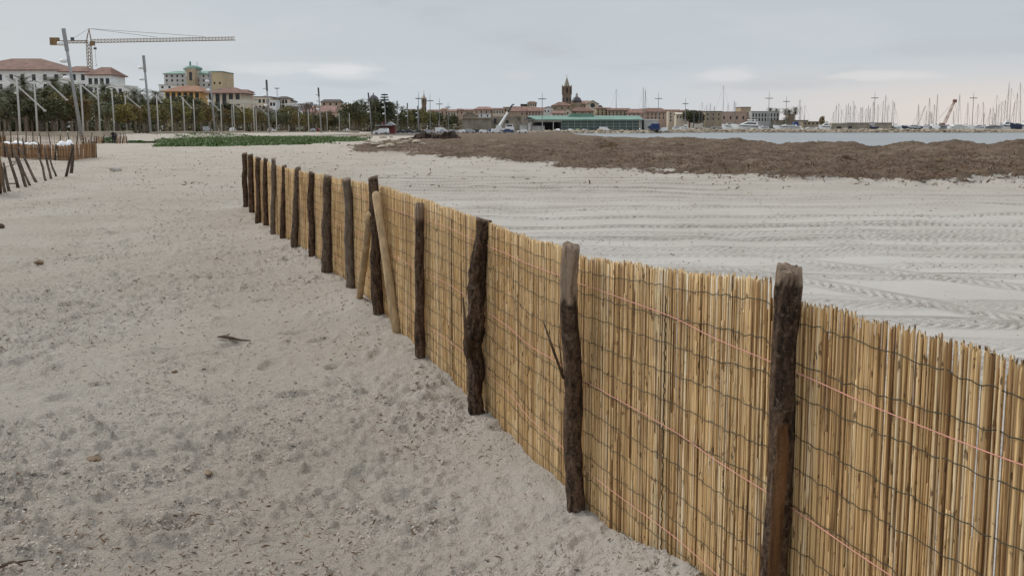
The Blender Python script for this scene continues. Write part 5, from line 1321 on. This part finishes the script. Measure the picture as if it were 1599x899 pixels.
# blue truck
t = empty('blue_truck', (XP(1020, 379), 379, -1.04)); tag(t, 'blue box truck parked at the end of the green terminal', 'truck')
b = MB(); b.box((.8, 0, 2.2), (3.4, 2.2, 2.4)); b.build('box_body', MT['tarp_blue'], t)
b = MB(); b.prism([(-2.3, .5), (-2.3, 1.5), (-1.9, 2.5), (-1.0, 2.6), (-1.0, .5)], -1.0, 1.0); b.build('cab', MT['car_blue'], t)
b = MB(); b.prism([(-2.16, 1.6), (-1.92, 2.3), (-1.3, 2.35), (-1.3, 1.6)], -1.03, 1.03); b.build('cab_window', MT['dark_window'], t)
b = MB(); b.box((.4, 0, .75), (5.0, 1.6, .3)); b.build('chassis', MT['steel_dark'], t)
for x in (-1.6, 1.6):
    for y in (-.9, .9): b = MB(); b.tube([(0, -.14, 0), (0, .14, 0)], .48, 14, up=(0, 0, 1)); b.build('wheel', MT['tyre'], t, (x, y, .48))
# red kiosk
d = 285; t = empty('kiosk', (XP(603, d), d, gh(XP(603, d), d))); tag(t, 'dark red wooden kiosk with a grey pitched roof behind a white car', 'kiosk'); w = 27 / F * d; zk = ZP(196.5, d) - t.location.z
b = MB(); b.box((.3, 1.6, zk / 2), (w * .86, 3.2, zk)); b.build('wall', MT['kiosk_red'], t)
b = MB(); b.box((-w * .12, 1.2, zk + .12), (w * 1.0, 4.6, .22)); b.prism([(w * .0, zk + .25), (w * .5, zk + .25), (w * .22, ZP(190.5, d) - t.location.z)], -.6, 3.6); b.build('roof', MT['kiosk_roof'], t)
b = MB(); b.box((-w * .12, -.02, zk * .55), (w * .3, .1, zk * .45)); b.build('hatch', MT['dark_window'], t)
b = MB(); b.prism([(-w * .26, zk + .3), (-w * .02, zk + .3), (-w * .10, zk + 1.3), (-w * .2, zk + 1.4)], .3, .5); b.build('sign_board', MT['kiosk_red'], t)
# ------------------------------------------------------------------ cranes
def lattice(b, a, c_, w, n, r, tri=False):
    a, c_ = Vector(a), Vector(c_); u = (c_ - a).normalized(); h = Vector((0, 1, 0)); s_ = u.cross(h).normalized()
    offs = [h * w * .5 - s_ * w * .5, -h * w * .5 - s_ * w * .5, s_ * w * .5] if tri else [(h + s_) * w * .5, (h - s_) * w * .5, (-h - s_) * w * .5, (-h + s_) * w * .5]
    for o in offs: b.tube([a + o, c_ + o], r, 4)
    for i in range(n):
        p, q = a.lerp(c_, i / n), a.lerp(c_, (i + 1) / n)
        for j in range(len(offs)):
            o1, o2 = offs[j], offs[(j + 1) % len(offs)]
            b.tube([p + o1, q + o2], r * .7, 3, False)
            b.tube([p + o1, p + o2], r * .6, 3, False)
d = 320; t = empty('tower_crane', (XP(140.5, d, 100), d, ZP(207, d))); o = t.location.copy()
tag(t, 'yellow tower crane with a long lattice jib behind the white house', 'crane')
def cp(px, py): return P(px, py, d) - o
b = MB(); lattice(b, (0, 0, 0), cp(138.5, 66), 1.3, 26, .10); b.build('mast', MT['crane_yellow'], t)
b = MB(); lattice(b, cp(143, 64.5), cp(367, 60.5), 1.1, 44, .085, True); b.build('jib', MT['crane_yellow'], t)
b = MB(); lattice(b, cp(137, 65.5), cp(80, 66), .8, 10, .10); b.build('counter_jib', MT['crane_yellow'], t)
b = MB(); q = cp(85.5, 65); b.box(tuple(q), (2.9, 1.4, 2.6)); b.build('counterweight', MT['crane_yellow'], t)
b = MB(); q = cp(113, 61); b.box(tuple(q), (.9, .9, 1.0)); b.build('winch', MT['steel_dark'], t)
b = MB(); q = cp(139, 45); 
for dx_ in (-.9, .9): b.tube([cp(138.5, 66) + Vector((dx_, -.4, 0)), q], .10, 4); b.tube([cp(138.5, 66) + Vector((dx_, .4, 0)), q], .10, 4)
b.build('tower_head', MT['crane_yellow'], t)
for e in (cp(245, 58.5), cp(320, 57.5), cp(113, 61)):
    b = MB(); b.tube([q, e], .055, 4); b.build('tie_bar', MT['steel_dark'], t)
b = MB(); c0 = cp(144.5, 68); b.box(tuple(c0), (1.2, 1.2, 1.5)); b.build('cab', MT['crane_yellow'], t)
b = MB(); p0, p1 = cp(148, 65), cp(148.5, 76); b.tube([p0, p1], .05, 4); b.box(tuple(p1), (.9, .5, .7)); p2 = cp(150, 100); b.tube([p1, p2], .05, 4); b.tube([p2, p2 + Vector((.3, 0, -.4)), p2 + Vector((.1, 0, -.8)), p2 + Vector((-.3, 0, -.6))], .09, 5); b.build('hook', MT['steel_dark'], t)
# mobile crane
d = 400; t = empty('mobile_crane', (XP(788, d), d, ZP(207, d))); o = t.location.copy(); tag(t, 'white mobile crane with a raised telescopic boom before the bastion', 'crane')
b = MB(); b.tube([cp(777, 201), cp(793, 175.5)], [.62, .5], 4); b.build('boom', MT['boat_white'], t)
b = MB(); b.tube([cp(793, 175.5), cp(800, 164)], [.42, .36], 4); b.tube([cp(800, 164), cp(803, 163)], .3, 4); b.build('boom_tip', MT['boat_dark'], t)
b = MB(); b.box((.0, 0, 1.5), (8.6, 2.5, .9)); b.prism([(-3.8, 1.9), (-3.8, 3.1), (-1.6, 3.3), (-1.2, 1.9)], -1.2, 1.2); b.prism([(.2, 1.9), (.6, 3.6), (3.6, 3.7), (4.2, 1.9)], -1.1, 1.1); b.build('carrier', MT['boat_white'], t)
b = MB(); b.prism([(.8, 2.7), (1.0, 3.35), (3.3, 3.4), (3.5, 2.7)], -1.14, 1.14); b.build('cab_window', MT['dark_window'], t)
for x in (-3.2, -1.6, 1.6, 3.2):
    for y in (-1.1, 1.1): b = MB(); b.tube([(0, -.2, 0), (0, .2, 0)], .6, 14, up=(0, 0, 1)); b.build('wheel', MT['tyre'], t, (x, y, .6))
# boat crane with a red banded lattice boom
d = 430; t = empty('boat_crane', (XP(1474, d), d, -1.05)); o = t.location.copy(); tag(t, 'boatyard crane with a slanting red and white lattice boom', 'crane')
a0, a1 = cp(1475, 192), cp(1491, 158)
for k in range(6):
    p0, p1 = a0.lerp(a1, k / 6), a0.lerp(a1, (k + 1) / 6); b = MB(); lattice(b, p0, p1, 1.05 - .07 * k, 3, .07); b.build('boom_section', MT['crane_red' if k % 2 or k == 5 else 'plaster_pink'], t)
b = MB(); b.box(tuple(a1), (1.5, 1.1, 1.5)); b.build('boom_head', MT['crane_red'], t)
b = MB(); b.box((0, 0, 1.4), (4.2, 2.6, 1.2)); b.prism([(-1.8, 2.0), (-1.8, 3.8), (-.2, 3.8), (.4, 2.0)], -1.1, 1.1); b.build('carrier', MT['crane_red'], t)
b = MB(); b.tube([a1, cp(1496, 190)], .05, 3); b.tube([a1, cp(1466, 185)], .06, 3); b.build('stay_rope', MT['steel_dark'], t)
for x in (-1.4, 1.4):
    for y in (-1.1, 1.1): b = MB(); b.tube([(0, -.2, 0), (0, .2, 0)], .5, 12, up=(0, 0, 1)); b.build('wheel', MT['tyre'], t, (x, y, .5))

# ------------------------------------------------------------------ boats
def hull(b, L_, B_, H_, bow=.25, n=10):
    rows = []
    for i in range(n + 1):
        f = i / n; x = -L_ / 2 + L_ * f; hb = B_ / 2 * (1 - max(0, (f - .45) / .55) ** 2.2) * (.82 + .18 * min(1, f * 4)); sh = H_ * (1 + bow * max(0, f - .3) ** 1.6 * 1.6); kl = H_ * .9 * max(0, (f - .8) / .2) ** 2 * .8
        x += (0 if f < .9 else 0)
        rows.append([(x, -hb, sh), (x + .03 * L_ * f * f * 0, -hb * .92, H_ * .55 + kl * .4), (x, -hb * .45, H_ * .12 + kl), (x, 0, kl), (x, hb * .45, H_ * .12 + kl), (x, hb * .92, H_ * .55 + kl * .4), (x, hb, sh)])
    for i in range(n):
        for j in range(6): b.quad(rows[i][j], rows[i][j + 1], rows[i + 1][j + 1], rows[i + 1][j])
        b.quad(rows[i][6], rows[i][0], rows[i + 1][0], rows[i + 1][6])
    b.add(rows[0], (tuple(range(6, -1, -1)),))
def sailboat(L_, mh, paint, lean, rz, loc, lab, afloat):
    t = empty('sailing_boat', loc, rz); tag(t, lab, 'sailing boat', 'sailing boats in the marina')
    B_, H_ = L_ * .31, L_ * .115; z0 = -.35 if afloat else .9
    b = MB(); hull(b, L_, B_, H_); o = b.build('hull', MT[paint], t, (0, 0, z0), smooth=False)
    b = MB(); b.prism([(-L_ * .22, H_ * 1.0), (-L_ * .2, H_ * 1.45), (L_ * .08, H_ * 1.5), (L_ * .26, H_ * 1.08)], -B_ * .28, B_ * .28); c_ = b.build('cabin', MT['boat_white'], t, (0, 0, z0))
    b = MB(); b.prism([(-L_ * .17, H_ * 1.15), (-L_ * .165, H_ * 1.36), (L_ * .07, H_ * 1.38), (L_ * .14, H_ * 1.2)], -B_ * .285, B_ * .285); b.build('cabin_window', MT['dark_window'], c_)
    ml = MB(); dxm = mh * math.tan(lean); cr, sr_ = math.cos(-rz), math.sin(-rz); top = Vector((L_ * .06 + dxm * cr, dxm * sr_, z0 + mh)); foot = Vector((L_ * .06, 0, z0 + H_)); ml.tube([foot, top], [.11, .07], 6); ml.build('mast', MT['alu'], t)
    b = MB(); b.tube([foot + Vector((0, 0, 1.2)), foot + Vector((-L_ * .4, 0, 1.25))], [.16, .12], 6); b.build('boom', MT[('tarp_blue', 'canvas_beige')[int(L_ * 10) % 2]], t)
    b = MB(); b.tube([top, (L_ * .48, 0, z0 + H_ * 1.25)], .028, 3); b.tube([top, (-L_ * .48, 0, z0 + H_)], .028, 3)
    m1 = foot.lerp(top, .55)
    for sg in (-1, 1): b.tube([top, m1 + Vector((0, sg * .6, 0)), (L_ * .03, sg * B_ * .46, z0 + H_)], .025, 3)
    b.tube([m1 + Vector((0, -.6, 0)), m1 + Vector((0, .6, 0))], .04, 3); b.build('rigging', MT['steel_dark'], t)
    if not afloat:
        b = MB()
        for x in (-L_ * .2, L_ * .15):
            for y in (-B_ * .3, B_ * .3): b.tube([(x, y * 1.5, 0), (x, y, z0 + H_ * .3)], .06, 4)
        b.box((0, 0, z0 * .5), (L_ * .3, .25, z0)); b.build('cradle', MT['steel_dark'], t)
    return t
MASTS2 = [(961.4, 139), (1003.5, 136.6), (1006.5, 139), (1083, 171), (1092, 172), (1095.5, 160), (1103, 164), (1108, 161), (1115, 165.5), (1128, 134), (1135.5, 161), (1145, 156), (1148, 160), (1247, 155), (1250, 166), (1255.6, 164),
    (1301, 175), (1305.5, 164), (1308.5, 162), (1313, 171), (1320.5, 164), (1324, 161.5), (1327.5, 166), (1331, 157), (1334, 164), (1342.5, 167.5), (1345, 167), (1351.5, 170), (1354, 164), (1357, 168), (1361.5, 159), (1369, 163), (1377.5, 158), (1382, 148.5), (1384.5, 164), (1392, 157.5), (1395.5, 159.5),
    (1432, 162), (1433, 172.5), (1443, 165), (1445, 173.5), (1448.5, 152.5), (1450.5, 175), (1453.5, 175), (1456.5, 163), (1462.5, 147), (1487.5, 172), (1495, 147), (1508.5, 159.5), (1526.5, 162), (1532, 159), (1535.5, 176), (1545.5, 169), (1548.5, 168), (1551.5, 176), (1554.5, 149), (1559, 162), (1563, 158.5), (1568.7, 156), (1573, 128), (1575, 138), (1581, 159.5), (1584.5, 144.5), (1590.5, 129)]
LMK = [(985, 'the terminal roof end'), (1120, 'the fort front'), (1226, 'the fort palms'), (1303, 'the grey shed near end'), (1390, 'the grey shed far end'), (1483, 'the red boat crane'), (1517, 'the outer cross lamp'), (1573, 'the tallest mast')]
seen = {}
rbt = random.Random(31); PT = ['boat_white', 'boat_white', 'boat_white', 'boat_grey', 'boat_blue']
for k, (px, py) in enumerate(sorted(MASTS2)):
    afloat = (k % 3 != 0) if px > 1295 else True
    d = rbt.uniform(458, 500) if afloat else rbt.uniform(416, 428)
    if px < 1290: d = rbt.uniform(462, 480) if px > 1100 else 452
    z = -1.6 if afloat else -1.05
    zt = ZP(py, d) - z; mh = zt - (-.35 if afloat else .9); L_ = max(6.0, min(13.5, mh * .72))
    lean = {1443: .30, 1590.5: -.055, 1573: .01, 1532: -.06}.get(px, rbt.uniform(-.012, .012))
    dxm = mh * math.tan(lean); paint = rbt.choice(PT)
    rz = PI / 2 * rbt.choice((1, -1)) + rbt.uniform(-.5, .5)
    if rbt.random() < .22: rz += PI / 2
    j = min(range(len(LMK)), key=lambda i: abs(LMK[i][0] - px)); side = 'left' if px < LMK[j][0] else 'right'; seen[(j, side)] = seen.get((j, side), 0) + 1; num = seen[(j, side)]
    hgt = 'very tall' if py < 146 else 'tall' if py < 160 else 'short' if py > 169 else 'middling'
    lab = 'sailing boat, %s %s mast, %s to the %s of %s' % (hgt, 'leaning' if abs(lean) > .03 else 'bare', ORD[num - 1], side, LMK[j][1])
    cr = math.cos(rz); x = XP(px, d) - dxm - L_ * .06 * cr
    sailboat(L_, mh, paint, lean, rz, (x, d, z), lab, afloat)
def motor_yacht(px0, px1, py_deck, py_top, d, lab, flip=1, paint='boat_white', fly=True, stripe='boat_dark', z0=None):
    L_ = (px1 - px0) / F * d; z = -1.05 if z0 is None else z0; t = empty('motor_yacht', (XP((px0 + px1) / 2, d), d, z), 0 if flip > 0 else PI); tag(t, lab, 'motor yacht', 'motor boats on the quay')
    H_ = ZP(py_deck, d) - z - .5; B_ = min(4.6, L_ * .3); T = ZP(py_top, d) - z
    b = MB(); hull(b, L_, B_, H_, .3); b.build('hull', MT[paint], t, (0, 0, .5))
    b = MB(); b.prism([(-L_ * .42, H_ * .62 + .5), (-L_ * .42, H_ * .80 + .5), (L_ * .30, H_ * .95 + .5), (L_ * .12, H_ * .70 + .5)], -B_ * .5, B_ * .5); b.build('hull_stripe', MT[stripe], t)
    h = T - H_ - .5; zb = H_ + .48
    b = MB(); b.prism([(-L_ * .34, zb), (-L_ * .32, zb + h * .5), (L_ * .02, zb + h * .55), (L_ * .26, zb + .05)], -B_ * .36, B_ * .36); b.build('cabin', MT['boat_white'], t)
    b = MB(); b.prism([(-L_ * .28, zb + h * .16), (-L_ * .27, zb + h * .42), (L_ * .01, zb + h * .46), (L_ * .15, zb + h * .2)], -B_ * .365, B_ * .365); b.build('cabin_window', MT['dark_window'], t)
    if fly:
        b = MB(); b.prism([(-L_ * .34, zb + h * .56), (-L_ * .38, zb + h * .66), (-L_ * .06, zb + h * .7), (.0, zb + h * .58)], -B_ * .36, B_ * .36); b.prism([(-L_ * .3, zb + h * .9), (-L_ * .3, T), (-L_ * .06, T), (-L_ * .02, zb + h * .9)], -B_ * .3, B_ * .3)
        for x in (-.26, -.1): b.box((L_ * x, -B_ * .25, zb + h * .8), (.25, .12, h * .3)); b.box((L_ * x, B_ * .25, zb + h * .8), (.25, .12, h * .3))
        b.build('flybridge', MT['boat_white'], t)
    b = MB()
    for i in range(7): b.tube([(L_ * (.05 + i * .06), -B_ * .42 * (1 - i * .1), H_ * 1.05 + .5), (L_ * (.05 + i * .06), -B_ * .42 * (1 - i * .1), H_ * 1.05 + 1.1)], .03, 3)
    b.tube([(L_ * .05, -B_ * .42, H_ * 1.05 + 1.1), (L_ * .41, -B_ * .17, H_ * 1.12 + 1.1)], .03, 3); b.build('rail', MT['alu'], t)
    b = MB()
    for x in (-.25, .15): b.box((L_ * x, 0, .4), (.5, B_ * .6, .8))
    b.build('cradle', MT['steel_dark'], t)
    return t
motor_yacht(1127, 1146, 195.5, 189.5, 424, 'small white motor yacht with a raked cabin left of the large yacht', -1, fly=False)
motor_yacht(1142, 1190, 195.5, 186.8, 420, 'large white motor yacht with a flybridge and a dark hull band', -1)
motor_yacht(1184, 1200, 198.5, 196, 416, 'little white motor boat under the stern of the large yacht', -1, fly=False)
motor_yacht(1207, 1250, 197, 192, 418, 'long low white motor yacht with a blue stern cover', -1, fly=False)
t = motor_yacht(1258, 1277, 199.5, 197.5, 415, 'small white open boat near the harbour building', 1, fly=False)
motor_yacht(1278, 1297, 196.5, 190, 419, 'white fishing boat with a wheelhouse under the round reddish tree', -1)
motor_yacht(1408, 1438, 197.5, 194, 422, 'dark and white cabin boat beyond the end of the grey shed', -1, 'boat_blue', False, 'boat_white')
motor_yacht(1449, 1482, 196.5, 192.5, 420, 'pale cabin boat left of the red boat crane', 1, 'boat_grey', False)
motor_yacht(1481, 1516, 197, 193, 416, 'long white boat at the foot of the red boat crane', 1, fly=False, stripe='boat_grey')
motor_yacht(1515, 1537, 197.5, 193, 414, 'white and blue boat right of the outer cross arm lamp', -1, fly=False, stripe='tarp_blue')
motor_yacht(1536, 1566, 197, 193.5, 417, 'long grey hulled boat near the edge of the marina', 1, 'boat_grey', False)
motor_yacht(1561, 1579, 195, 186.5, 420, 'white cabin cruiser with a high bridge left of the dark blue hull', -1)
motor_yacht(1577, 1595, 194, 191, 413, 'dark blue hulled boat near the edge of the view', -1, 'boat_blue', False, 'boat_blue')
motor_yacht(1592, 1622, 194, 188, 414, 'white yacht cut off by the edge of the view', 1)
motor_yacht(1050, 1064, 199, 195, 408, 'small white motor boat right of the white van on the quay', 1, fly=False)
motor_yacht(1061, 1076, 199.5, 194.5, 410, 'white cabin boat with a dark canopy left of the boat lift frame', -1, fly=True)
motor_yacht(1086, 1117, 200.5, 198, 409, 'dark covered motor boat lying below the boat lift frame', -1, 'boat_dark', False, 'boat_grey')
b = MB(); t = empty('stern_cover', (XP(1242, 418), 418, ZP(196.5, 418))); tag(t, 'dark blue canvas cover over the stern of the long low yacht', 'boat cover')
b.prism([(-1.6, 0), (-.9, 1.6), (.6, 1.9), (1.5, .1)], -1.2, 1.2); b.build('canvas', MT['tarp_blue'], t)
# boat lift frame
t = empty('boat_lift', (XP(1088, 414), 414, -1.05)); tag(t, 'pale square boat lift frame standing on the quay', 'boat lift')
w = 16 / F * 414
for x in (-w / 2, w / 2):
    for y in (-1.5, 1.5): b = MB(); b.box((x, y, 1.9), (.35, .35, 3.8)); b.build('leg', MT['canvas_beige'], t)
b = MB(); b.box((0, -1.5, 3.95), (w + .4, .35, .3)); b.box((0, 1.5, 3.95), (w + .4, .35, .3)); b.build('cross_beam', MT['boat_dark'], t)
b = MB(); b.box((.6, 1.2, 2.3), (w - 1.4, .1, 2.2)); b.build('panel', MT['canvas_beige'], t)
# long grey shed
d = 418; t = empty('grey_shed', (XP(1346, d), d, -1.05)); tag(t, 'long flat grey marina shed with two openings behind the rocks', 'shed'); w = 92 / F * d; h = ZP(191.5, d) + 1.05
b = MB(); facade(b, w, 0, h - .2, [(-w / 2 + 2, -w / 2 + 4.2, .8, 2.2), (-w * .23, -w * .17, .6, 2.4)]); b.box((0, 2.6, (h - .2) / 2), (w - .01, 4.6, h - .21)); b.build('wall', MT['stone_grey'], t)
b = MB(); b.box((w * .12, 2, h - .08), (w * .78, 5, .3)); b.box((-w * .38, 2, h - .5), (w * .22, 5, .2)); b.build('roof', MT['concrete'], t)
for a in ((-w / 2 + 3.1, 1.5, 2.18, 1.38), (-w * .2, 1.5, w * .06 - .02, 1.78)): b = MB(); b.box((a[0], .18, a[1]), (a[2], .06, a[3])); b.build('window', MT['dark_window'], t)
b = MB(); b.box((w * .17, -.06, h - .75), (2.6, .1, .5)); b.build('sign_board', MT['boat_white'], t)

# ------------------------------------------------------------------ left side: low reed enclosure, white bags, stakes, short fences
def low_fence(name, pts, hh, lab, step, rsd, posts, post_h):
    t = empty(name, (0, 0, 0)); tag(t, lab, 'fence'); r_ = random.Random(rsd); b = MB(); P_ = [Vector(p) for p in pts]; cum = [0]
    for a, c_ in zip(P_, P_[1:]): cum.append(cum[-1] + (c_ - a).length)
    def at(s_):
        for i in range(len(cum) - 1):
            if s_ <= cum[i + 1] + 1e-6: return P_[i].lerp(P_[i + 1], (s_ - cum[i]) / max(1e-6, cum[i + 1] - cum[i]))
        return P_[-1]
    s_ = 0
    while s_ < cum[-1]:
        p = at(s_); g = gh(p.x, p.y); h = hh * r_.uniform(.93, 1.07); a = r_.gauss(0, .02); e = r_.uniform(-.02, .02)
        b.tube([(p.x, p.y + e, g - .05), (p.x + a, p.y + e, g + h)], r_.uniform(.010, .018), 4, False); s_ += step * r_.uniform(.6, 1.2)
    tag(b.build('reed_mat', MT['reed_low'], t), kind='stuff')
    for f in posts:
        p = at(cum[-1] * f); g = gh(p.x, p.y); l = r_.uniform(-.14, .14); q = MB(); h = post_h * r_.uniform(.85, 1.2); rr_ = r_.uniform(.035, .05)
        q.tube([(p.x - l * .2, p.y - .09, g - .1), (p.x + l * .4 + .02, p.y - .09, g + h * .5), (p.x + l, p.y - .08, g + h)], [rr_ * 1.1, rr_, rr_ * .85], 7); q.build('post', MT['stake_wood'], t, smooth=True)
    for z in (.25, .7):
        q = MB(); q.tube([(at(cum[-1] * i / 30).x, at(cum[-1] * i / 30).y - .03, gh(at(cum[-1] * i / 30).x, at(cum[-1] * i / 30).y) + hh * z) for i in range(31)], .008, 4, False); q.build('binding_wire', MT['wire_dark'], t)
    return t
m, tt, bb = mat_nodes('reed_low'); q_ = NT(tt); r__ = q_.n('ShaderNodeNewGeometry').outputs['Random Per Island']
tt.links.new(q_.ramp(r__, [(0, (.13, .07, .035)), (.3, (.26, .145, .07)), (.7, (.36, .21, .105)), (1, (.45, .30, .17))]), bb.inputs['Base Color']); bb.inputs['Roughness'].default_value = .8; MT['reed_low'] = m
def gp2(px, py): p = on(px, py); return (p[0], p[1], 0)
low_fence('low_reed_fence', [gp2(-14, 243), gp2(9, 246), gp2(40, 248), gp2(84, 250), gp2(112, 249), gp2(132, 248), gp2(151, 246)], .68, 'low brown reed fence bulging round the white bags', .02, 1, [.1, .16, .24, .33, .40, .47, .55, .63, .70, .78, .84, .88, .92, .96, .985, 1.0], .85)
low_fence('low_reed_fence', [gp2(-20, 226), gp2(10, 227), gp2(60, 226.5), gp2(110, 227), gp2(143, 226)], .80, 'ragged grey stick fence standing behind the white bags', .09, 2, [i / 22 for i in range(23)], 1.05)
low_fence('low_reed_fence', [gp2(147, 224.5), gp2(162, 224)], .62, 'short piece of reed fence left of the low green shrub', .05, 3, [0, .3, .9, 1], .72)
low_fence('low_reed_fence', [gp2(182, 224.5), gp2(199, 224)], .70, 'short piece of reed fence beside the dark clothed person', .06, 4, [0, .35, .6, 1], .8)
for k, (px, py, w, h, lab) in enumerate(((17, 240, 17, .62, 'large white bag heaped at the corner of the low reed fence'), (30, 240, 15, .64, 'rounded white bag second along the low reed fence'), (43, 240, 12, .60, 'crumpled white bag with a peaked tip'), (54, 240.5, 13, .52, 'flat white bag sagging along the low reed fence'), (99, 240, 11, .55, 'small white bag near the crossed stakes'), (109, 240, 12, .60, 'lumpy white bag beside the crossed stakes'))):
    p = on(px, py); r = w / F * p[1] / 2; o = lump('white_bag', 1.0, lab, 'bag', (p[0], p[1], p[2] + h * .66), 'bag_white', (1, .8, 1), 70 + k, 'white bags behind the reed fence', 3); o.scale = (r * 1.6, r * 1.1, h * .46); o.rotation_euler = (0, 0, k)
ST = [((8.6, 227), (28, 293.5), 5), ((21, 233), (40, 292), 5), ((27, 243), (47, 289), 4), ((30, 230), (57, 285), 4.5), ((60, 240), (71.6, 282.5), 4), ((69, 229), (79.6, 279.5), 4), ((78, 249), (87.5, 276), 3.5), ((114, 227), (111, 270.5), 5.5), ((115, 226), (103, 276.5), 4.5), ((5.5, 254), (15, 299), 5), ((-2, 240), (8, 300), 5), ((-8, 236), (-4, 303), 5)]
t = empty('leaning_stake_fence', (0, 0, 0)); tag(t, 'row of thin dark stakes leaning over the sand and tied with one wire', 'stake fence')
wp_ = []
for k, (a, c_, w) in enumerate(ST):
    f0 = Vector(on(c_[0], c_[1])); u = ray(*a); tp = P(a[0], a[1], f0.y + (.25 if k != 8 else -.1)); r = w / F * f0.y / 2 * .92; m1 = f0.lerp(tp, .5) + Vector((.02 * math.sin(k * 2), 0, 0)); b = MB(); dn = (f0 - tp).normalized()
    b.tube([f0 + dn * .15, f0.lerp(tp, .2) + Vector((.015 * math.cos(k), 0, 0)), m1, f0.lerp(tp, .8), tp], [r * 1.1, r, r * .95, r * .85, r * .7], 7); b.build('stake', MT['stake_wood'], t, smooth=True)
    if k in (11, 10, 0, 1, 3, 5, 7): wp_.append(f0.lerp(tp, .62))
wp_.sort(key=lambda v: v.x); b = MB(); b.tube(wp_, .006, 4, False); b.build('tie_wire', MT['wire_dark'], t)
b = MB(); p0, p1 = P(9, 287, 23.4), P(24, 286.5, 23.6); b.tube([p0, p1], .018, 5); p2, p3 = P(18, 261, 24), P(25, 251, 24.3); b.tube([p2, p3], .012, 5); b.build('cross_stick', MT['stake_wood'], t)
low_fence('low_reed_fence', [gp2(-22, 306), gp2(3.5, 301)], 1.0, 'pale upright reed bundle at the edge beside the leaning stakes', .03, 6, [.4, .96], 1.0)

# ------------------------------------------------------------------ person by the short fence (continuous skinned figure)
def person(loc, sc, rz, lab):
    t = empty('person', loc, rz); t.scale = (sc,) * 3; tag(t, lab, 'person')
    J = {'pelvis': (0, 0, .95, .15), 'chest': (0, .01, 1.28, .17), 'neck': (0, 0, 1.50, .065), 'head': (0, -.02, 1.63, .10), 'crown': (0, -.01, 1.73, .085)}
    vs, rad, ed = [], [], []
    def v(x, y, z, r, par=None):
        vs.append((x, y, z)); rad.append(r)
        if par is not None: ed.append((par, len(vs) - 1))
        return len(vs) - 1
    pv = v(*J['pelvis']); ch = v(*J['chest'], pv); nk = v(*J['neck'], ch); hd = v(*J['head'], nk); v(*J['crown'], hd)
    for s_ in (-1, 1):
        hp = v(s_ * .10, 0, .88, .10, pv); kn = v(s_ * .12, -.03 + .05 * s_, .50, .07, hp); an = v(s_ * .13, .02 + .08 * s_, .09, .045, kn); v(s_ * .14, -.12 + .08 * s_, .04, .04, an)
        sh = v(s_ * .20, 0, 1.40, .065, ch); elb = v(s_ * .27, .03, 1.12, .05, sh); wr = v(s_ * .24, -.10, .90, .035, elb); v(s_ * .23, -.14, .80, .03, wr)
    me = bpy.data.meshes.new('body'); me.from_pydata(vs, ed, []); me.materials.append(MT['cloth_dark']); me.materials.append(MT['skin'])
    o = put('body', me, t); sk = o.modifiers.new('skin', 'SKIN'); ss_ = o.modifiers.new('sub', 'SUBSURF'); ss_.levels = ss_.render_levels = 2
    for i, r in enumerate(rad): me.skin_vertices[0].data[i].radius = (r, r)
    me.skin_vertices[0].data[0].use_root = True
    b = MB(); b.lathe([(.02, -.02), (.095, -.01), (.112, .06), (.09, .13), (.03, .16)], 12, (0, .0, 1.62)); b.build('hair', MT['steel_dark'], t, smooth=True)
    b = MB(); b.lathe([(.03, -.09), (.07, -.05), (.075, .02), (.05, .07)], 10, (0, -.05, 1.64)); b.build('face', MT['skin'], t, smooth=True)
    return t
for px, sc, lab in ((177, .70, 'person in dark clothes standing by the short reed fence'), (181.5, .60, 'smaller person in dark clothes half hidden by the short reed fence')):
    d = 84.5; person((XP(px, d, 222), d, gh(XP(px, d, 222), d) - .02), sc, .6 if px < 180 else -.4, lab)
